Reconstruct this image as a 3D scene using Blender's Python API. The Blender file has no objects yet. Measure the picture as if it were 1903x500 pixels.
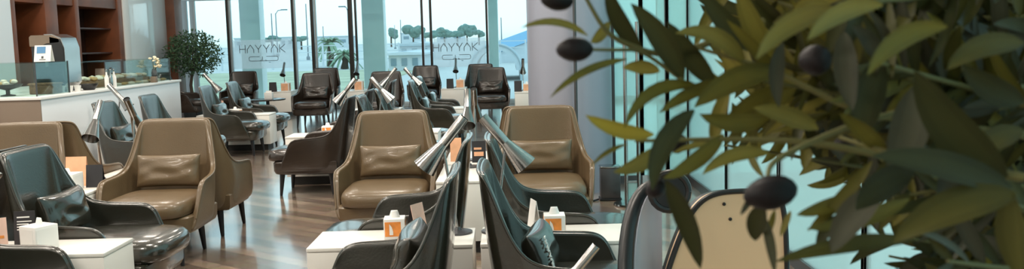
import bpy, bmesh, math, random
from math import sin, cos, pi, radians, sqrt, atan
from mathutils import Vector, Matrix, Euler, Quaternion
random.seed(7)
SC = bpy.context.scene
COL = SC.collection

# ------------------------------------------------------------------ materials
def mat(name, color, rough=.5, metal=0., spec=.5, coat=0., emit=None, estr=0., var=0., vscale=8., bump=0., bscale=60., trans=0.):
    m = bpy.data.materials.new(name); m.use_nodes = True
    nt = m.node_tree; b = nt.nodes['Principled BSDF']
    c = tuple(color) + (1.,)
    b.inputs['Base Color'].default_value = c
    b.inputs['Roughness'].default_value = rough
    b.inputs['Metallic'].default_value = metal
    b.inputs['Specular IOR Level'].default_value = spec
    b.inputs['Coat Weight'].default_value = coat
    b.inputs['Coat Roughness'].default_value = .11
    if emit:
        b.inputs['Emission Color'].default_value = tuple(emit) + (1.,); b.inputs['Emission Strength'].default_value = estr
    tc = nt.nodes.new('ShaderNodeTexCoord')
    if var > 0:
        n = nt.nodes.new('ShaderNodeTexNoise'); n.inputs['Scale'].default_value = vscale; n.inputs['Detail'].default_value = 4
        r = nt.nodes.new('ShaderNodeValToRGB')
        r.color_ramp.elements[0].position = .3; r.color_ramp.elements[1].position = .7
        r.color_ramp.elements[0].color = tuple(max(0, x*(1-var)) for x in color) + (1.,)
        r.color_ramp.elements[1].color = tuple(min(1, x*(1+var)) for x in color) + (1.,)
        nt.links.new(tc.outputs['Object'], n.inputs['Vector']); nt.links.new(n.outputs['Fac'], r.inputs['Fac'])
        nt.links.new(r.outputs['Color'], b.inputs['Base Color'])
    if bump > 0:
        n = nt.nodes.new('ShaderNodeTexNoise'); n.inputs['Scale'].default_value = bscale; n.inputs['Detail'].default_value = 3
        bp = nt.nodes.new('ShaderNodeBump'); bp.inputs['Strength'].default_value = bump; bp.inputs['Distance'].default_value = .01
        nt.links.new(tc.outputs['Object'], n.inputs['Vector']); nt.links.new(n.outputs['Fac'], bp.inputs['Height'])
        nt.links.new(bp.outputs['Normal'], b.inputs['Normal'])
    return m

def glass_mat(name, tint, gloss=.08, frost=0., frost_col=(1, 1, 1)):
    m = bpy.data.materials.new(name); m.use_nodes = True
    nt = m.node_tree; nt.nodes.clear()
    out = nt.nodes.new('ShaderNodeOutputMaterial')
    t = nt.nodes.new('ShaderNodeBsdfTransparent'); t.inputs['Color'].default_value = tuple(tint) + (1.,)
    g = nt.nodes.new('ShaderNodeBsdfGlossy'); g.inputs['Roughness'].default_value = .03
    mx = nt.nodes.new('ShaderNodeMixShader')
    lw = nt.nodes.new('ShaderNodeLayerWeight'); lw.inputs['Blend'].default_value = .25
    mp = nt.nodes.new('ShaderNodeMath'); mp.operation = 'MULTIPLY_ADD'; mp.inputs[1].default_value = .5; mp.inputs[2].default_value = gloss
    nt.links.new(lw.outputs['Fresnel'], mp.inputs[0]); nt.links.new(mp.outputs[0], mx.inputs['Fac'])
    nt.links.new(t.outputs[0], mx.inputs[1]); nt.links.new(g.outputs[0], mx.inputs[2])
    last = mx
    if frost > 0:
        d = nt.nodes.new('ShaderNodeBsdfTranslucent'); d.inputs['Color'].default_value = tuple(frost_col) + (1.,)
        d2 = nt.nodes.new('ShaderNodeBsdfDiffuse'); d2.inputs['Color'].default_value = tuple(frost_col) + (1.,)
        md = nt.nodes.new('ShaderNodeMixShader'); md.inputs['Fac'].default_value = .35
        nt.links.new(d.outputs[0], md.inputs[1]); nt.links.new(d2.outputs[0], md.inputs[2])
        m2 = nt.nodes.new('ShaderNodeMixShader'); m2.inputs['Fac'].default_value = frost
        nt.links.new(mx.outputs[0], m2.inputs[1]); nt.links.new(md.outputs[0], m2.inputs[2]); last = m2
    nt.links.new(last.outputs[0], out.inputs['Surface'])
    return m

def wood_floor():
    m = mat('oak_floor', (.2, .14, .1), rough=.25, spec=.6, coat=1.)
    nt = m.node_tree; b = nt.nodes['Principled BSDF']
    tc = nt.nodes.new('ShaderNodeTexCoord'); mp = nt.nodes.new('ShaderNodeMapping')
    mp.inputs['Rotation'].default_value[2] = radians(38)
    br = nt.nodes.new('ShaderNodeTexBrick')
    br.inputs['Scale'].default_value = 1.; br.inputs['Brick Width'].default_value = .9; br.inputs['Row Height'].default_value = .13
    br.inputs['Mortar Size'].default_value = .003
    br.inputs['Color1'].default_value = (.34, .25, .185, 1); br.inputs['Color2'].default_value = (.14, .102, .078, 1)
    br.inputs['Mortar'].default_value = (.06, .045, .035, 1)
    no = nt.nodes.new('ShaderNodeTexNoise'); no.inputs['Scale'].default_value = 6; no.inputs['Detail'].default_value = 6
    mp2 = nt.nodes.new('ShaderNodeMapping'); mp2.inputs['Scale'].default_value = (1, 9, 1); mp2.inputs['Rotation'].default_value[2] = radians(38)
    mix = nt.nodes.new('ShaderNodeMixRGB'); mix.blend_type = 'OVERLAY'; mix.inputs['Fac'].default_value = .5
    nt.links.new(tc.outputs['Object'], mp.inputs['Vector']); nt.links.new(mp.outputs[0], br.inputs['Vector'])
    nt.links.new(tc.outputs['Object'], mp2.inputs['Vector']); nt.links.new(mp2.outputs[0], no.inputs['Vector'])
    nt.links.new(br.outputs['Color'], mix.inputs['Color1']); nt.links.new(no.outputs['Color'], mix.inputs['Color2'])
    nt.links.new(mix.outputs[0], b.inputs['Base Color'])
    return m

def leaf_mat():
    m = bpy.data.materials.new('olive_leaf'); m.use_nodes = True
    nt = m.node_tree; b = nt.nodes['Principled BSDF']
    at = nt.nodes.new('ShaderNodeVertexColor'); at.layer_name = 'tone'
    nt.links.new(at.outputs['Color'], b.inputs['Base Color'])
    b.inputs['Roughness'].default_value = .5; b.inputs['Specular IOR Level'].default_value = .25
    tr = nt.nodes.new('ShaderNodeBsdfTranslucent'); nt.links.new(at.outputs['Color'], tr.inputs['Color'])
    mx = nt.nodes.new('ShaderNodeMixShader'); mx.inputs['Fac'].default_value = .22
    out = nt.nodes['Material Output']
    nt.links.new(b.outputs[0], mx.inputs[1]); nt.links.new(tr.outputs[0], mx.inputs[2]); nt.links.new(mx.outputs[0], out.inputs['Surface'])
    return m

M = dict(
    tan=mat('tan_leather', (.138, .093, .050), rough=.34, spec=.45, coat=.15, var=.10, vscale=3, bump=.12, bscale=90),
    dark=mat('charcoal_leather', (.024, .0225, .0155), rough=.24, spec=.55, coat=.7, var=.12, vscale=3, bump=.10, bscale=90),
    brown=mat('dark_brown_leather', (.026, .0175, .0125), rough=.27, spec=.5, coat=.4, var=.12, vscale=3, bump=.10, bscale=90),
    leg=mat('black_lacquer', (.012, .012, .014), rough=.3),
    table=mat('white_laminate', (.80, .77, .72), rough=.28, spec=.4, var=.02, vscale=2),
    plinth=mat('dark_plinth', (.02, .018, .016), rough=.6),
    steel=mat('brushed_steel', (.42, .41, .40), rough=.17, metal=1., bump=.05, bscale=200),
    dsteel=mat('dark_steel', (.10, .10, .105), rough=.35, metal=.7),
    black=mat('black_plastic', (.012, .012, .013), rough=.4),
    card_black=mat('black_card', (.018, .017, .02), rough=.55),
    white=mat('white_card', (.82, .80, .77), rough=.55),
    pink=mat('pink_card', (.80, .52, .42), rough=.6, var=.12, vscale=14),
    orange=mat('orange_print', (.80, .27, .05), rough=.55, var=.25, vscale=18),
    peach=mat('peach_card', (.85, .45, .26), rough=.6, var=.12, vscale=12),
    tissue=mat('tissue_paper', (.86, .85, .83), rough=.85),
    floor=wood_floor(),
    wall=mat('warm_white_paint', (.74, .73, .71), rough=.7),
    bluewhite=mat('cool_white_panel', (.66, .72, .76), rough=.45),
    ceiling=mat('ceiling_paint', (.8, .8, .79), rough=.8),
    wood=mat('mahogany_panel', (.17, .05, .018), rough=.4, var=.35, vscale=2.2),
    wood_dark=mat('dark_mahogany', (.042, .013, .008), rough=.45, var=.3, vscale=2),
    wood_lt=mat('walnut_trim', (.24, .12, .06), rough=.45, var=.2, vscale=3),
    counter=mat('counter_front', (.66, .69, .72), rough=.4),
    counter_top=mat('counter_stone', (.82, .81, .79), rough=.25),
    taupe=mat('taupe_panel', (.20, .145, .105), rough=.5),
    curtain=mat('grey_column_cladding', (.34, .35, .42), rough=.38, metal=.35),
    mullion=mat('dark_aluminium', (.045, .04, .036), rough=.4, metal=.3),
    alu=mat('pale_aluminium', (.45, .52, .55), rough=.4, metal=.3),
    glass=glass_mat('tinted_window_glass', (.80, .955, .97), gloss=.015),
    case=glass_mat('display_case_glass', (.86, .94, .92), gloss=.03),
    sideglass=glass_mat('frosted_side_glass', (.70, .93, .92), gloss=.02, frost=.45, frost_col=(.72, .93, .92)),
    film=glass_mat('frosted_film', (.97, .98, .99), gloss=.0, frost=.34, frost_col=(.97, .98, 1.)),
    logo=mat('grey_lettering', (.16, .20, .23), rough=.6),
    mirror=mat('pale_mirror_panel', (.80, .86, .88), rough=.08, spec=1., coat=.6),
    colm=mat('pale_green_column', (.88, .92, .89), rough=.6),
    lawn=mat('lawn', (.50, .50, .33), rough=.9, var=.2, vscale=.6),
    apron=mat('pale_apron', (.62, .60, .55), rough=.9, var=.08, vscale=.05),
    bark=mat('bark', (.07, .05, .035), rough=.85, bump=.4, bscale=40),
    twig=mat('olive_twig', (.14, .13, .04), rough=.7),
    olive=mat('black_olive', (.007, .004, .005), rough=.5, spec=.3, var=.4, vscale=30),
    leaf=leaf_mat(),
    beige=mat('beige_upholstery', (.80, .55, .34), rough=.55, var=.03, vscale=2),
    lav=mat('lavender_grey_vinyl', (.45, .46, .53), rough=.3),
    rim=mat('graphite_vinyl', (.012, .013, .014), rough=.35),
    pot=mat('dark_planter', (.05, .06, .065), rough=.45),
    soil=mat('potting_soil', (.04, .028, .02), rough=.95, bump=.6, bscale=30),
    blue_print=mat('blue_print', (.10, .25, .45), rough=.6),
    pastry=mat('baked_pastry', (.55, .33, .15), rough=.7, var=.3, vscale=20),
    cream=mat('cream_icing', (.85, .75, .65), rough=.6),
    petal=mat('cream_petal', (.86, .74, .52), rough=.6),
    basket=mat('wicker', (.23, .13, .07), rough=.8, var=.35, vscale=40),
    farbuild=mat('pale_render', (.62, .66, .68), rough=.9),
    farwin=mat('far_window', (.22, .30, .34), rough=.3),
    fartree=mat('far_foliage', (.16, .26, .22), rough=.9, var=.3, vscale=1.2),
    palm=mat('palm_frond', (.22, .32, .20), rough=.8, var=.2, vscale=2),
    blueroof=mat('pale_blue_roof', (.30, .55, .78), rough=.6),
    farpole=mat('far_pole', (.22, .25, .27), rough=.6),
)

# ------------------------------------------------------------------ mesh helpers
class MB:
    """collects shapes for ONE mesh object"""
    def __init__(s): s.bm = bmesh.new()
    def _xf(s, vs, Mx):
        if Mx is not None: bmesh.ops.transform(s.bm, matrix=Mx, verts=vs)
    def box(s, lo, hi, bev=0., seg=2, Mx=None):
        r = bmesh.ops.create_cube(s.bm, size=1.)
        vs = r['verts']; c = [(a+b)/2 for a, b in zip(lo, hi)]; d = [max(1e-5, b-a) for a, b in zip(lo, hi)]
        for v in vs: v.co = Vector((c[i] + v.co[i]*d[i] for i in range(3)))
        if bev > 0:
            es = list({e for v in vs for e in v.link_edges})
            rr = bmesh.ops.bevel(s.bm, geom=es, offset=min(bev, min(d)*.49), segments=seg, affect='EDGES', profile=.5)
            vs = list({v for f in rr['faces'] for v in f.verts} | {v for v in vs if v.is_valid})
            # collect the whole island
            seen = set(vs); st = list(vs)
            while st:
                v = st.pop()
                for e in v.link_edges:
                    o = e.other_vert(v)
                    if o not in seen: seen.add(o); st.append(o)
            vs = list(seen)
        s._xf(vs, Mx); return s
    def grid(s, rows, closed_u=False, closed_v=False, Mx=None, flip=False):
        V = [[s.bm.verts.new(p) for p in r] for r in rows]
        n, m = len(V), len(V[0])
        for i in range(n if closed_v else n-1):
            for j in range(m if closed_u else m-1):
                q = [V[i][j], V[i][(j+1) % m], V[(i+1) % n][(j+1) % m], V[(i+1) % n][j]]
                if flip: q.reverse()
                try: s.bm.faces.new(q)
                except ValueError: pass
        s._xf([v for r in V for v in r], Mx); return V
    def lathe(s, prof, n=24, Mx=None, cap=True):
        rows = [[(r*cos(2*pi*k/n), r*sin(2*pi*k/n), z) for k in range(n)] for r, z in prof]
        V = s.grid(rows, closed_u=True)
        if cap:
            for ring, rev in ((V[0], True), (V[-1], False)):
                try: s.bm.faces.new(list(reversed(ring)) if rev else ring)
                except ValueError: pass
        s._xf([v for r in V for v in r], Mx); return s
    def tube(s, pts, r, n=8, cap=True):
        pts = [Vector(p) for p in pts]
        rs = r if isinstance(r, (list, tuple)) else [r]*len(pts)
        rows = []; prev = None
        for i, p in enumerate(pts):
            t = (pts[min(i+1, len(pts)-1)] - pts[max(i-1, 0)]).normalized()
            if prev is None:
                a = Vector((0, 0, 1)) if abs(t.z) < .9 else Vector((1, 0, 0))
                u = t.cross(a).normalized()
            else:
                u = (prev - t*prev.dot(t)).normalized()
            prev = u; w = t.cross(u)
            rows.append([p + (u*cos(2*pi*k/n) + w*sin(2*pi*k/n))*rs[i] for k in range(n)])
        V = s.grid(rows, closed_u=True)
        if cap:
            try: s.bm.faces.new(list(reversed(V[0]))); s.bm.faces.new(V[-1])
            except ValueError: pass
        return s
    def sphere(s, c, rad, sub=2, noise=0., seed=0):
        r = bmesh.ops.create_icosphere(s.bm, subdivisions=sub, radius=1.)
        rd = random.Random(seed)
        for v in r['verts']:
            k = 1 + noise*(rd.random()-.5)*2
            v.co = Vector((c[0]+v.co.x*rad[0]*k, c[1]+v.co.y*rad[1]*k, c[2]+v.co.z*rad[2]*k))
        return s
    def prism(s, poly, y0, y1, Mx=None):
        a = [s.bm.verts.new((x, y0, z)) for x, z in poly]; b = [s.bm.verts.new((x, y1, z)) for x, z in poly]
        n = len(poly)
        s.bm.faces.new(a); s.bm.faces.new(list(reversed(b)))
        for i in range(n): s.bm.faces.new([a[i], b[i], b[(i+1) % n], a[(i+1) % n]])
        s._xf(a+b, Mx); return s
    def bar(s, p, q, w, t=None, up=(0, 0, 1)):
        p = Vector(p); q = Vector(q); d = q-p; L = d.length; z = d.normalized(); u = Vector(up)
        if abs(z.dot(u)) > .98: u = Vector((1, 0, 0))
        x = z.cross(u).normalized(); y = z.cross(x)
        Mx = Matrix((x, y, z)).transposed().to_4x4(); Mx.translation = (p+q)/2
        t = t or w
        return s.box((-w/2, -t/2, -L/2), (w/2, t/2, L/2), Mx=Mx)
    def mesh(s, name, m, angle=35., mods=None):
        bmesh.ops.recalc_face_normals(s.bm, faces=s.bm.faces[:])
        me = bpy.data.meshes.new(name); s.bm.to_mesh(me); s.bm.free()
        me.materials.append(m)
        if mods:
            ob = bpy.data.objects.new('temporary', me); COL.objects.link(ob); mods(ob)
            dg = bpy.context.evaluated_depsgraph_get(); ev = ob.evaluated_get(dg)
            me2 = bpy.data.meshes.new_from_object(ev); bpy.data.objects.remove(ob); bpy.data.meshes.remove(me)
            me = me2; me.name = name
        for p in me.polygons: p.use_smooth = True
        try: me.set_sharp_from_angle(angle=radians(angle))
        except Exception: pass
        return me
    def build(s, name, m, parent=None, angle=35., mods=None, loc=None, rot=None):
        o = bpy.data.objects.new(name, s.mesh(name, m, angle, mods)); COL.objects.link(o)
        if parent: o.parent = parent
        if loc: o.location = loc
        if rot: o.rotation_euler = rot
        return o

def subsurf(n):
    def f(ob):
        md = ob.modifiers.new('s', 'SUBSURF'); md.levels = n; md.render_levels = n
    return f
def tag(o, label=None, cat=None, group=None, kind=None):
    if label: o['label'] = label
    if cat: o['category'] = cat
    if group: o['group'] = group
    if kind: o['kind'] = kind
    return o
def thing(name, label, cat, loc=(0, 0, 0), rz=0., group=None):
    o = bpy.data.objects.new(name, None); o.empty_display_size = .1; COL.objects.link(o)
    o.location = loc; o.rotation_euler = (0, 0, radians(rz)); return tag(o, label, cat, group)
def struct(o): o['kind'] = 'structure'; return o
def copy_tree(o, parent=None):
    c = o.copy(); COL.objects.link(c); c.parent = parent
    for ch in [x for x in bpy.data.objects if x.parent == o]: copy_tree(ch, c)
    return c
def partobj(name, me, parent):
    o = bpy.data.objects.new(name, me); COL.objects.link(o); o.parent = parent; return o

# ------------------------------------------------------------------ camera
H = 1.5; F = 1700.
PITCH = atan(178/1700.); ROLL = radians(1.5)
cam_d = bpy.data.cameras.new('camera'); cam = bpy.data.objects.new('camera', cam_d); COL.objects.link(cam)
fw = Vector((0, cos(PITCH), -sin(PITCH))); rt = Vector((1, 0, 0)); up = rt.cross(fw)
r2 = rt*cos(ROLL) - up*sin(ROLL); u2 = up*cos(ROLL) + rt*sin(ROLL)
mw = Matrix((r2, u2, -fw)).transposed().to_4x4(); mw.translation = (0, 0, H)
cam.matrix_world = mw
cam_d.sensor_fit = 'HORIZONTAL'; cam_d.sensor_width = 36.; cam_d.lens = F/1903*36.
cam_d.clip_start = .05; cam_d.clip_end = 2000
cam_d.dof.use_dof = True; cam_d.dof.focus_distance = 6.; cam_d.dof.aperture_fstop = cam_d.lens/2.6   # 2.6 mm pupil
SC.camera = cam
def at(px, py, Y=None, Z=None):
    d = r2*((px-951.5)/F) + u2*((250-py)/F) + fw
    t = Y/d.y if Y is not None else (Z-H)/d.z
    return Vector((0, 0, H)) + d*t

# ------------------------------------------------------------------ room shell
YW = 21.2        # window wall
XL = -7.3        # left wall
b = MB(); b.box((-9.5, -4, -.12), (6.5, YW+.15, 0)); struct(b.build('floor', M['floor']))
b = MB(); b.box((-9.5, -4, 4.6), (3.6, YW+.15, 4.75)); struct(b.build('ceiling', M['ceiling']))
b = MB(); b.box((-9.5, -4.15, 0), (2.1, -4, 4.6)); struct(b.build('wall_back', M['wall']))
b = MB(); b.box((-7.5, -4, 0), (XL, 13.55, 4.6)); struct(b.build('wall_left', M['bluewhite']))
# panelled alcove wall behind the counter
al = bpy.data.objects.new('wall_alcove', None); COL.objects.link(al); al['kind'] = 'structure'
b = MB(); b.box((-8.1, 13.55, 0), (-7.95, 20.4, 4.6)); b.build('back_panel', M['wood_dark'], al)
b = MB()
for y0, y1 in ((13.55, 13.68), (14.55, 14.95), (15.55, 15.7), (17.25, 17.45)):
    b.box((-7.95, y0, 0), (-7.3, y1, 4.6), .01)
b.build('upright', M['wood'], al)
b = MB(); b.box((-7.94, 13.68, 2.24), (-7.32, 17.25, 4.6), .01); b.build('header', M['wood'], al)
b = MB(); b.box((-7.94, 13.68, 0), (-7.34, 17.25, .95), .01); b.build('base_cabinet', M['wood_dark'], al)
b = MB()
for z in (1.42, 1.86): b.box((-7.94, 15.7, z), (-7.45, 17.25, z+.03), .004)
b.build('shelf', M['wood_dark'], al)
b = MB(); b.box((-7.42, 17.45, 0), (-7.28, 17.72, 4.6), .01); struct(b.build('trim_jamb', M['wall']))
b = MB(); b.box((-7.45, 17.72, 0), (-7.34, 19.75, 4.6), .005); struct(b.build('wall_mirror', M['mirror']))
b = MB(); b.box((-7.5, 19.75, 0), (-7.15, 20.2, 4.6), .01); struct(b.build('trim_post', M['wood']))
b = MB(); b.box((-9.5, 20.4, 0), (-7.5, 20.55, 4.6)); struct(b.build('wall_corner', M['wall']))
b = MB(); b.box((-9.5, 13.4, 0), (-8.1, 13.55, 4.6)); struct(b.build('wall_alcove_end', M['wall']))

# window wall
K = YW/20.
def wx(px): return at(px, 60, Y=YW).x
pane_edges = [(342, 424), (424, 546), (546, 582), (582, 655), (655, 786), (786, 802), (802, 906), (906, 990), (990, 1110), (1110, 1240)]
for i, (a, c) in enumerate(pane_edges):
    x0, x1 = wx(a), wx(c)
    w = bpy.data.objects.new('window_%d' % (i+1), None); COL.objects.link(w); w['kind'] = 'structure'
    b = MB(); b.box((x0+.02, YW-.006, .12), (x1-.02, YW+.006, 2.55)); b.build('pane', M['glass'], w)
    b = MB(); b.box((x0+.02, YW-.006, 2.66), (x1-.02, YW+.006, 4.55)); b.build('upper_pane', M['glass'], w)
    b = MB(); b.box((x0, YW-.05, 2.55), (x1, YW+.05, 2.66), .008); b.build('transom', M['alu'] if i < 1 else M['mullion'], w)
    b = MB(); b.box((x0, YW-.06, 0), (x1, YW+.06, .12), .008); b.build('sill', M['alu'], w)
mull = [(342, .20, 'alu'), (360, .12, 'alu'), (424.5, .06, 'mullion'), (429, .05, 'alu'), (545, .05, 'mullion'), (549, .04, 'alu'), (581, .07, 'mullion'), (587, .045, 'alu'),
        (652, .10, 'mullion'), (662, .045, 'mullion'), (785, .05, 'mullion'), (801, .055, 'mullion'), (905, .05, 'mullion'), (986, .10, 'alu'), (1110, .07, 'mullion')]
for i, (px, w_, mm) in enumerate(mull):
    x = wx(px); b = MB(); b.box((x-w_/2, YW-.04, 0), (x+w_/2, YW+.04, 4.6), .006)
    struct(b.build('trim_%d' % (i+1), M[mm]))
b = MB(); b.box((-9.5, YW+.08, 4.55), (3.6, YW+.15, 4.75)); struct(b.build('trim_head', M['mullion']))
for a, c in ((451, 488), (676, 716), (908, 926)):
    o = at((a+c)/2, 60, Y=22.6); ww = (c-a)*22.6/1700
    b = MB(); b.box((-ww/2, -.22, 0), (ww/2, .22, 4.9), .02); b.box((-ww/2-.03, -.25, 0), (ww/2+.03, .25, .2), .01)
    o = b.build('wall_pier', M['colm'], None, loc=(o.x, 22.6, 0)); struct(o)

# lettering on the panes
def rrect(b, x0, x1, z0, z1, r, w, y, gap=None):
    pts = []
    for cx, cz, a0 in ((x1-r, z1-r, 0), (x0+r, z1-r, 90), (x0+r, z0+r, 180), (x1-r, z0+r, 270)):
        for k in range(5):
            a = radians(a0 + 90*k/4); pts.append((cx+r*cos(a), y, cz+r*sin(a)))
    pts.append(pts[0])
    for i in range(len(pts)-1):
        mx_ = (pts[i][0]+pts[i+1][0])/2; mz_ = (pts[i][2]+pts[i+1][2])/2
        if gap and gap[0] < mx_ < gap[1] and gap[2] < mz_ < gap[3]: continue
        b.bar(pts[i], pts[i+1], w, .004, up=(0, 1, 0))
LET = {'H': [((0, 0), (0, 1)), ((1, 0), (1, 1)), ((0, .5), (1, .5))],
       'A': [((0, 0), (0, .45)), ((0, .45), (.5, 1)), ((.5, 1), (1, .45)), ((1, .45), (1, 0))],
       'Y': [((0, 1), (.5, .45)), ((1, 1), (.5, .45)), ((.5, .45), (.5, 0))],
       'K': [((0, 0), (0, 1)), ((1, 1), (.12, .5)), ((.12, .5), (1, 0))]}
def strokes(b, W_, Hh, w, y=0., x0=0., z0=0.):
    adv = W_/6.
    for i, ch in enumerate('HAYYAK'):
        lw = adv*(.80 if ch in 'AY' else .70)
        for p, q in LET[ch]:
            ox = x0 + adv*i + (adv-lw)/2
            b.bar((ox+p[0]*lw, y, z0+p[1]*Hh), (ox+q[0]*lw, y, z0+q[1]*Hh), w, .004, up=(0, 1, 0))
for (pl, pr, pm, label, fx0, fx1) in ((443, 532, 92, 'grey window lettering on the window pane under the street lamps', 430, 543),
                          (803, 890, 89, 'grey window lettering on the window pane nearest the grey column', 806, 902)):
    A = at(pl, pm, Y=YW-.03); B = at(pr, pm, Y=YW-.03)
    t = thing('window_lettering', label, 'lettering', (A.x, YW-.02, A.z-.11))
    W_ = B.x-A.x
    b = MB(); strokes(b, W_, .185, .016, 0., 0., .02)
    b.build('latin_wordmark', M['logo'], t)
    b = MB(); z0, z1 = -.165, -.065
    rrect(b, W_*.21, W_*.47, z0, z1, .04, .013, 0., gap=(W_*.40, W_*.50, -.12, -.03))
    b.bar((W_*.49, 0, z0), (W_*.49, 0, z1), .013, .004, up=(0, 1, 0))
    b.bar((W_*.43, 0, z0), (W_*.58, 0, z0), .013, .004, up=(0, 1, 0))
    rrect(b, W_*.55, W_*.82, z0, z1, .04, .013, 0., gap=(W_*.52, W_*.57, -.14, -.05))
    b.bar((W_*.62, 0, z0-.035), (W_*.66, 0, z0-.035), .013, .004, up=(0, 1, 0))
    b.build('arabic_wordmark', M['logo'], t)
    f0 = at(fx0, 92, Y=YW-.02); f1 = at(fx1, 92, Y=YW-.02)
    b = MB(); b.box((f0.x-A.x, .004, -.34), (f1.x-A.x, .007, .32)); b.build('frosted_band', M['film'], t)

# curtain, glass side wall, pole
def solid(t):
    def f(ob):
        md = ob.modifiers.new('t', 'SOLIDIFY'); md.thickness = t
    return f
b = MB(); b.lathe([(.412, 0), (.412, 4.6)], 64, Matrix.Translation((.585, 9.06, 0))); struct(b.build('wall_pillar', M['curtain']))
t = thing('steel_pole', 'slim dark upright steel pole in front of the grey round column', 'pole', (.60, 8.45, 0))
b = MB(); b.tube([(0, 0, .012), (0, 0, 4.58)], .016, 12); b.build('shaft', M['dsteel'], t)
b = MB(); b.lathe([(.07, 0), (.07, .012), (.02, .018)], 20); b.build('base_plate', M['dsteel'], t)

# frosted glass side walls
def side_glass(idx, p, q, z1=4.5):
    w = bpy.data.objects.new('window_%d' % idx, None); COL.objects.link(w); w['kind'] = 'structure'
    b = MB(); b.bar((p[0], p[1], 2.27), (q[0], q[1], 2.27), .012, 4.4, up=(0, 0, 1)); b.build('pane', M['sideglass'], w)
    d = (Vector(q)-Vector(p))
    b = MB()
    for k in range(2):
        c = Vector(p) if k == 0 else Vector(q); b.box((c.x-.02, c.y-.02, 0), (c.x+.02, c.y+.02, 4.6), .004)
    b.bar((p[0], p[1], .04), (q[0], q[1], .04), .05, .08); b.bar((p[0], p[1], 4.52), (q[0], q[1], 4.52), .05, .1)
    b.build('frame', M['alu'] if idx % 2 else M['dsteel'], w)
gx = [(1.03, 9.25), (1.32, 9.25), (1.58, 9.25), (1.80, 9.25)]
for i in range(3): side_glass(30+i, gx[i], gx[i+1])
gy = [9.25, 7.6, 6.1, 4.6, 3.1, 1.2, -1, -4]
side_glass(20, (1.80, 9.25), (3.4, 9.25)); side_glass(21, (3.4, 9.25), (3.4, 15.2)); side_glass(22, (3.4, 15.2), (3.4, 21.2))
for i in range(7): side_glass(12+i, (1.80, gy[i]), (1.80, gy[i+1]))

# ------------------------------------------------------------------ lounge chair
# half profile, back centre -> arm front : (bottom x, y, z) , (top x, y, z)
HALF = [((0, .330, .25), (0, .420, .962)),
        ((.13, .328, .25), (.12, .418, .962)),
        ((.20, .318, .25), (.20, .413, .962)),
        ((.262, .295, .25), (.243, .405, .958)),
        ((.292, .262, .25), (.262, .390, .940)),
        ((.308, .225, .25), (.272, .365, .895)),
        ((.320, .19, .25), (.290, .330, .800)),
        ((.328, .15, .25), (.314, .285, .695)),
        ((.333, .11, .25), (.334, .232, .618)),
        ((.336, .07, .25), (.348, .160, .588)),
        ((.339, -.02, .25), (.360, .060, .580)),
        ((.340, -.11, .25), (.367, -.03, .576)),
        ((.339, -.19, .25), (.369, -.095, .572)),
        ((.337, -.245, .25), (.368, -.138, .558)),
        ((.335, -.275, .25), (.365, -.168, .528)),
        ((.333, -.288, .255), (.361, -.188, .480))]
def shell_cols():
    return [((-bx, by, bz), (-tx, ty, tz)) for (bx, by, bz), (tx, ty, tz) in reversed(HALF[1:])] + HALF
def shell_mesh(m):
    cols = shell_cols()
    TH = .040
    rows_o = []; rows_i = []
    ts = (0, .25, .5, .75, .95, 1.)
    n = len(cols)
    dirs = []
    for j in range(n):
        a = Vector(cols[max(0, j-1)][0]); c = Vector(cols[min(n-1, j+1)][0]); d = c-a; d.z = 0
        nn = Vector((-d.y, d.x, 0)); nn = nn.normalized() if nn.length > 1e-6 else Vector((0, 1, 0))
        mid = Vector(cols[j][0]); mid.z = 0
        if nn.dot(Vector((mid.x, mid.y+.05, 0))) < 0: nn = -nn
        dirs.append(nn)
    for t in ts:
        ro, ri = [], []
        for j, (bo, to) in enumerate(cols):
            p = Vector(bo).lerp(Vector(to), t)
            bulge = .012*sin(pi*t)
            po = p + dirs[j]*bulge
            ro.append(po); ri.append(po - dirs[j]*TH*(1.15-.35*t))
        rows_o.append(ro); rows_i.append(ri)
    under = [Vector((v.x*.90, v.y*.90-.005, .222)) for v in rows_o[0]]
    under2 = [Vector((v.x*.72, v.y*.72, .215)) for v in rows_o[0]]
    b = MB()
    ring = [under2, under] + rows_o + list(reversed(rows_i))
    V = b.grid(ring)
    for j in (0, n-1):
        o = [V[k][j] for k in range(2, 2+len(ts))]; i = [V[k][j] for k in range(2+len(ts), 2+2*len(ts))]; i.reverse()
        for k in range(len(ts)-1):
            b.bm.faces.new([o[k], o[k+1], i[k+1], i[k]])
    return b.mesh('shell', m, 60, subsurf(2))
def piping_mesh(m):
    cols = shell_cols(); n = len(cols)
    pts = [Vector(c[1]) for c in cols]
    pts = [Vector(cols[0][0]).lerp(pts[0], .3)] + [Vector(cols[0][0]).lerp(pts[0], .7)] + pts + [Vector(cols[-1][0]).lerp(pts[-1], .7), Vector(cols[-1][0]).lerp(pts[-1], .3)]
    d = []
    for i in range(len(pts)-1):
        for k in range(3): d.append(pts[i].lerp(pts[i+1], k/3))
    d.append(pts[-1])
    for _ in range(4): d = [d[0]] + [(d[i-1]+d[i]*2+d[i+1])/4 for i in range(1, len(d)-1)] + [d[-1]]
    b = MB(); b.tube([p+Vector((0, 0, -.003)) for p in d], .0075, 8)
    return b.mesh('piping', m, 80)
def base_mesh(m):
    b = MB(); rows = []
    for z, s in ((.212, .86), (.222, .95), (.25, .99), (.335, 1.0), (.345, .97)):
        pts = [(-.318, .28), (-.325, .0), (-.325, -.25), (-.312, -.325), (-.27, -.356), (0, -.366), (.27, -.356), (.312, -.325), (.325, -.25), (.325, 0), (.318, .28), (0, .30)]
        rows.append([(x*s, y*s, z) for x, y in pts])
    V = b.grid(rows, closed_u=True)
    b.bm.faces.new(V[-1]); b.bm.faces.new(list(reversed(V[0])))
    return b.mesh('seat_base', m, 40)
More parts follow.
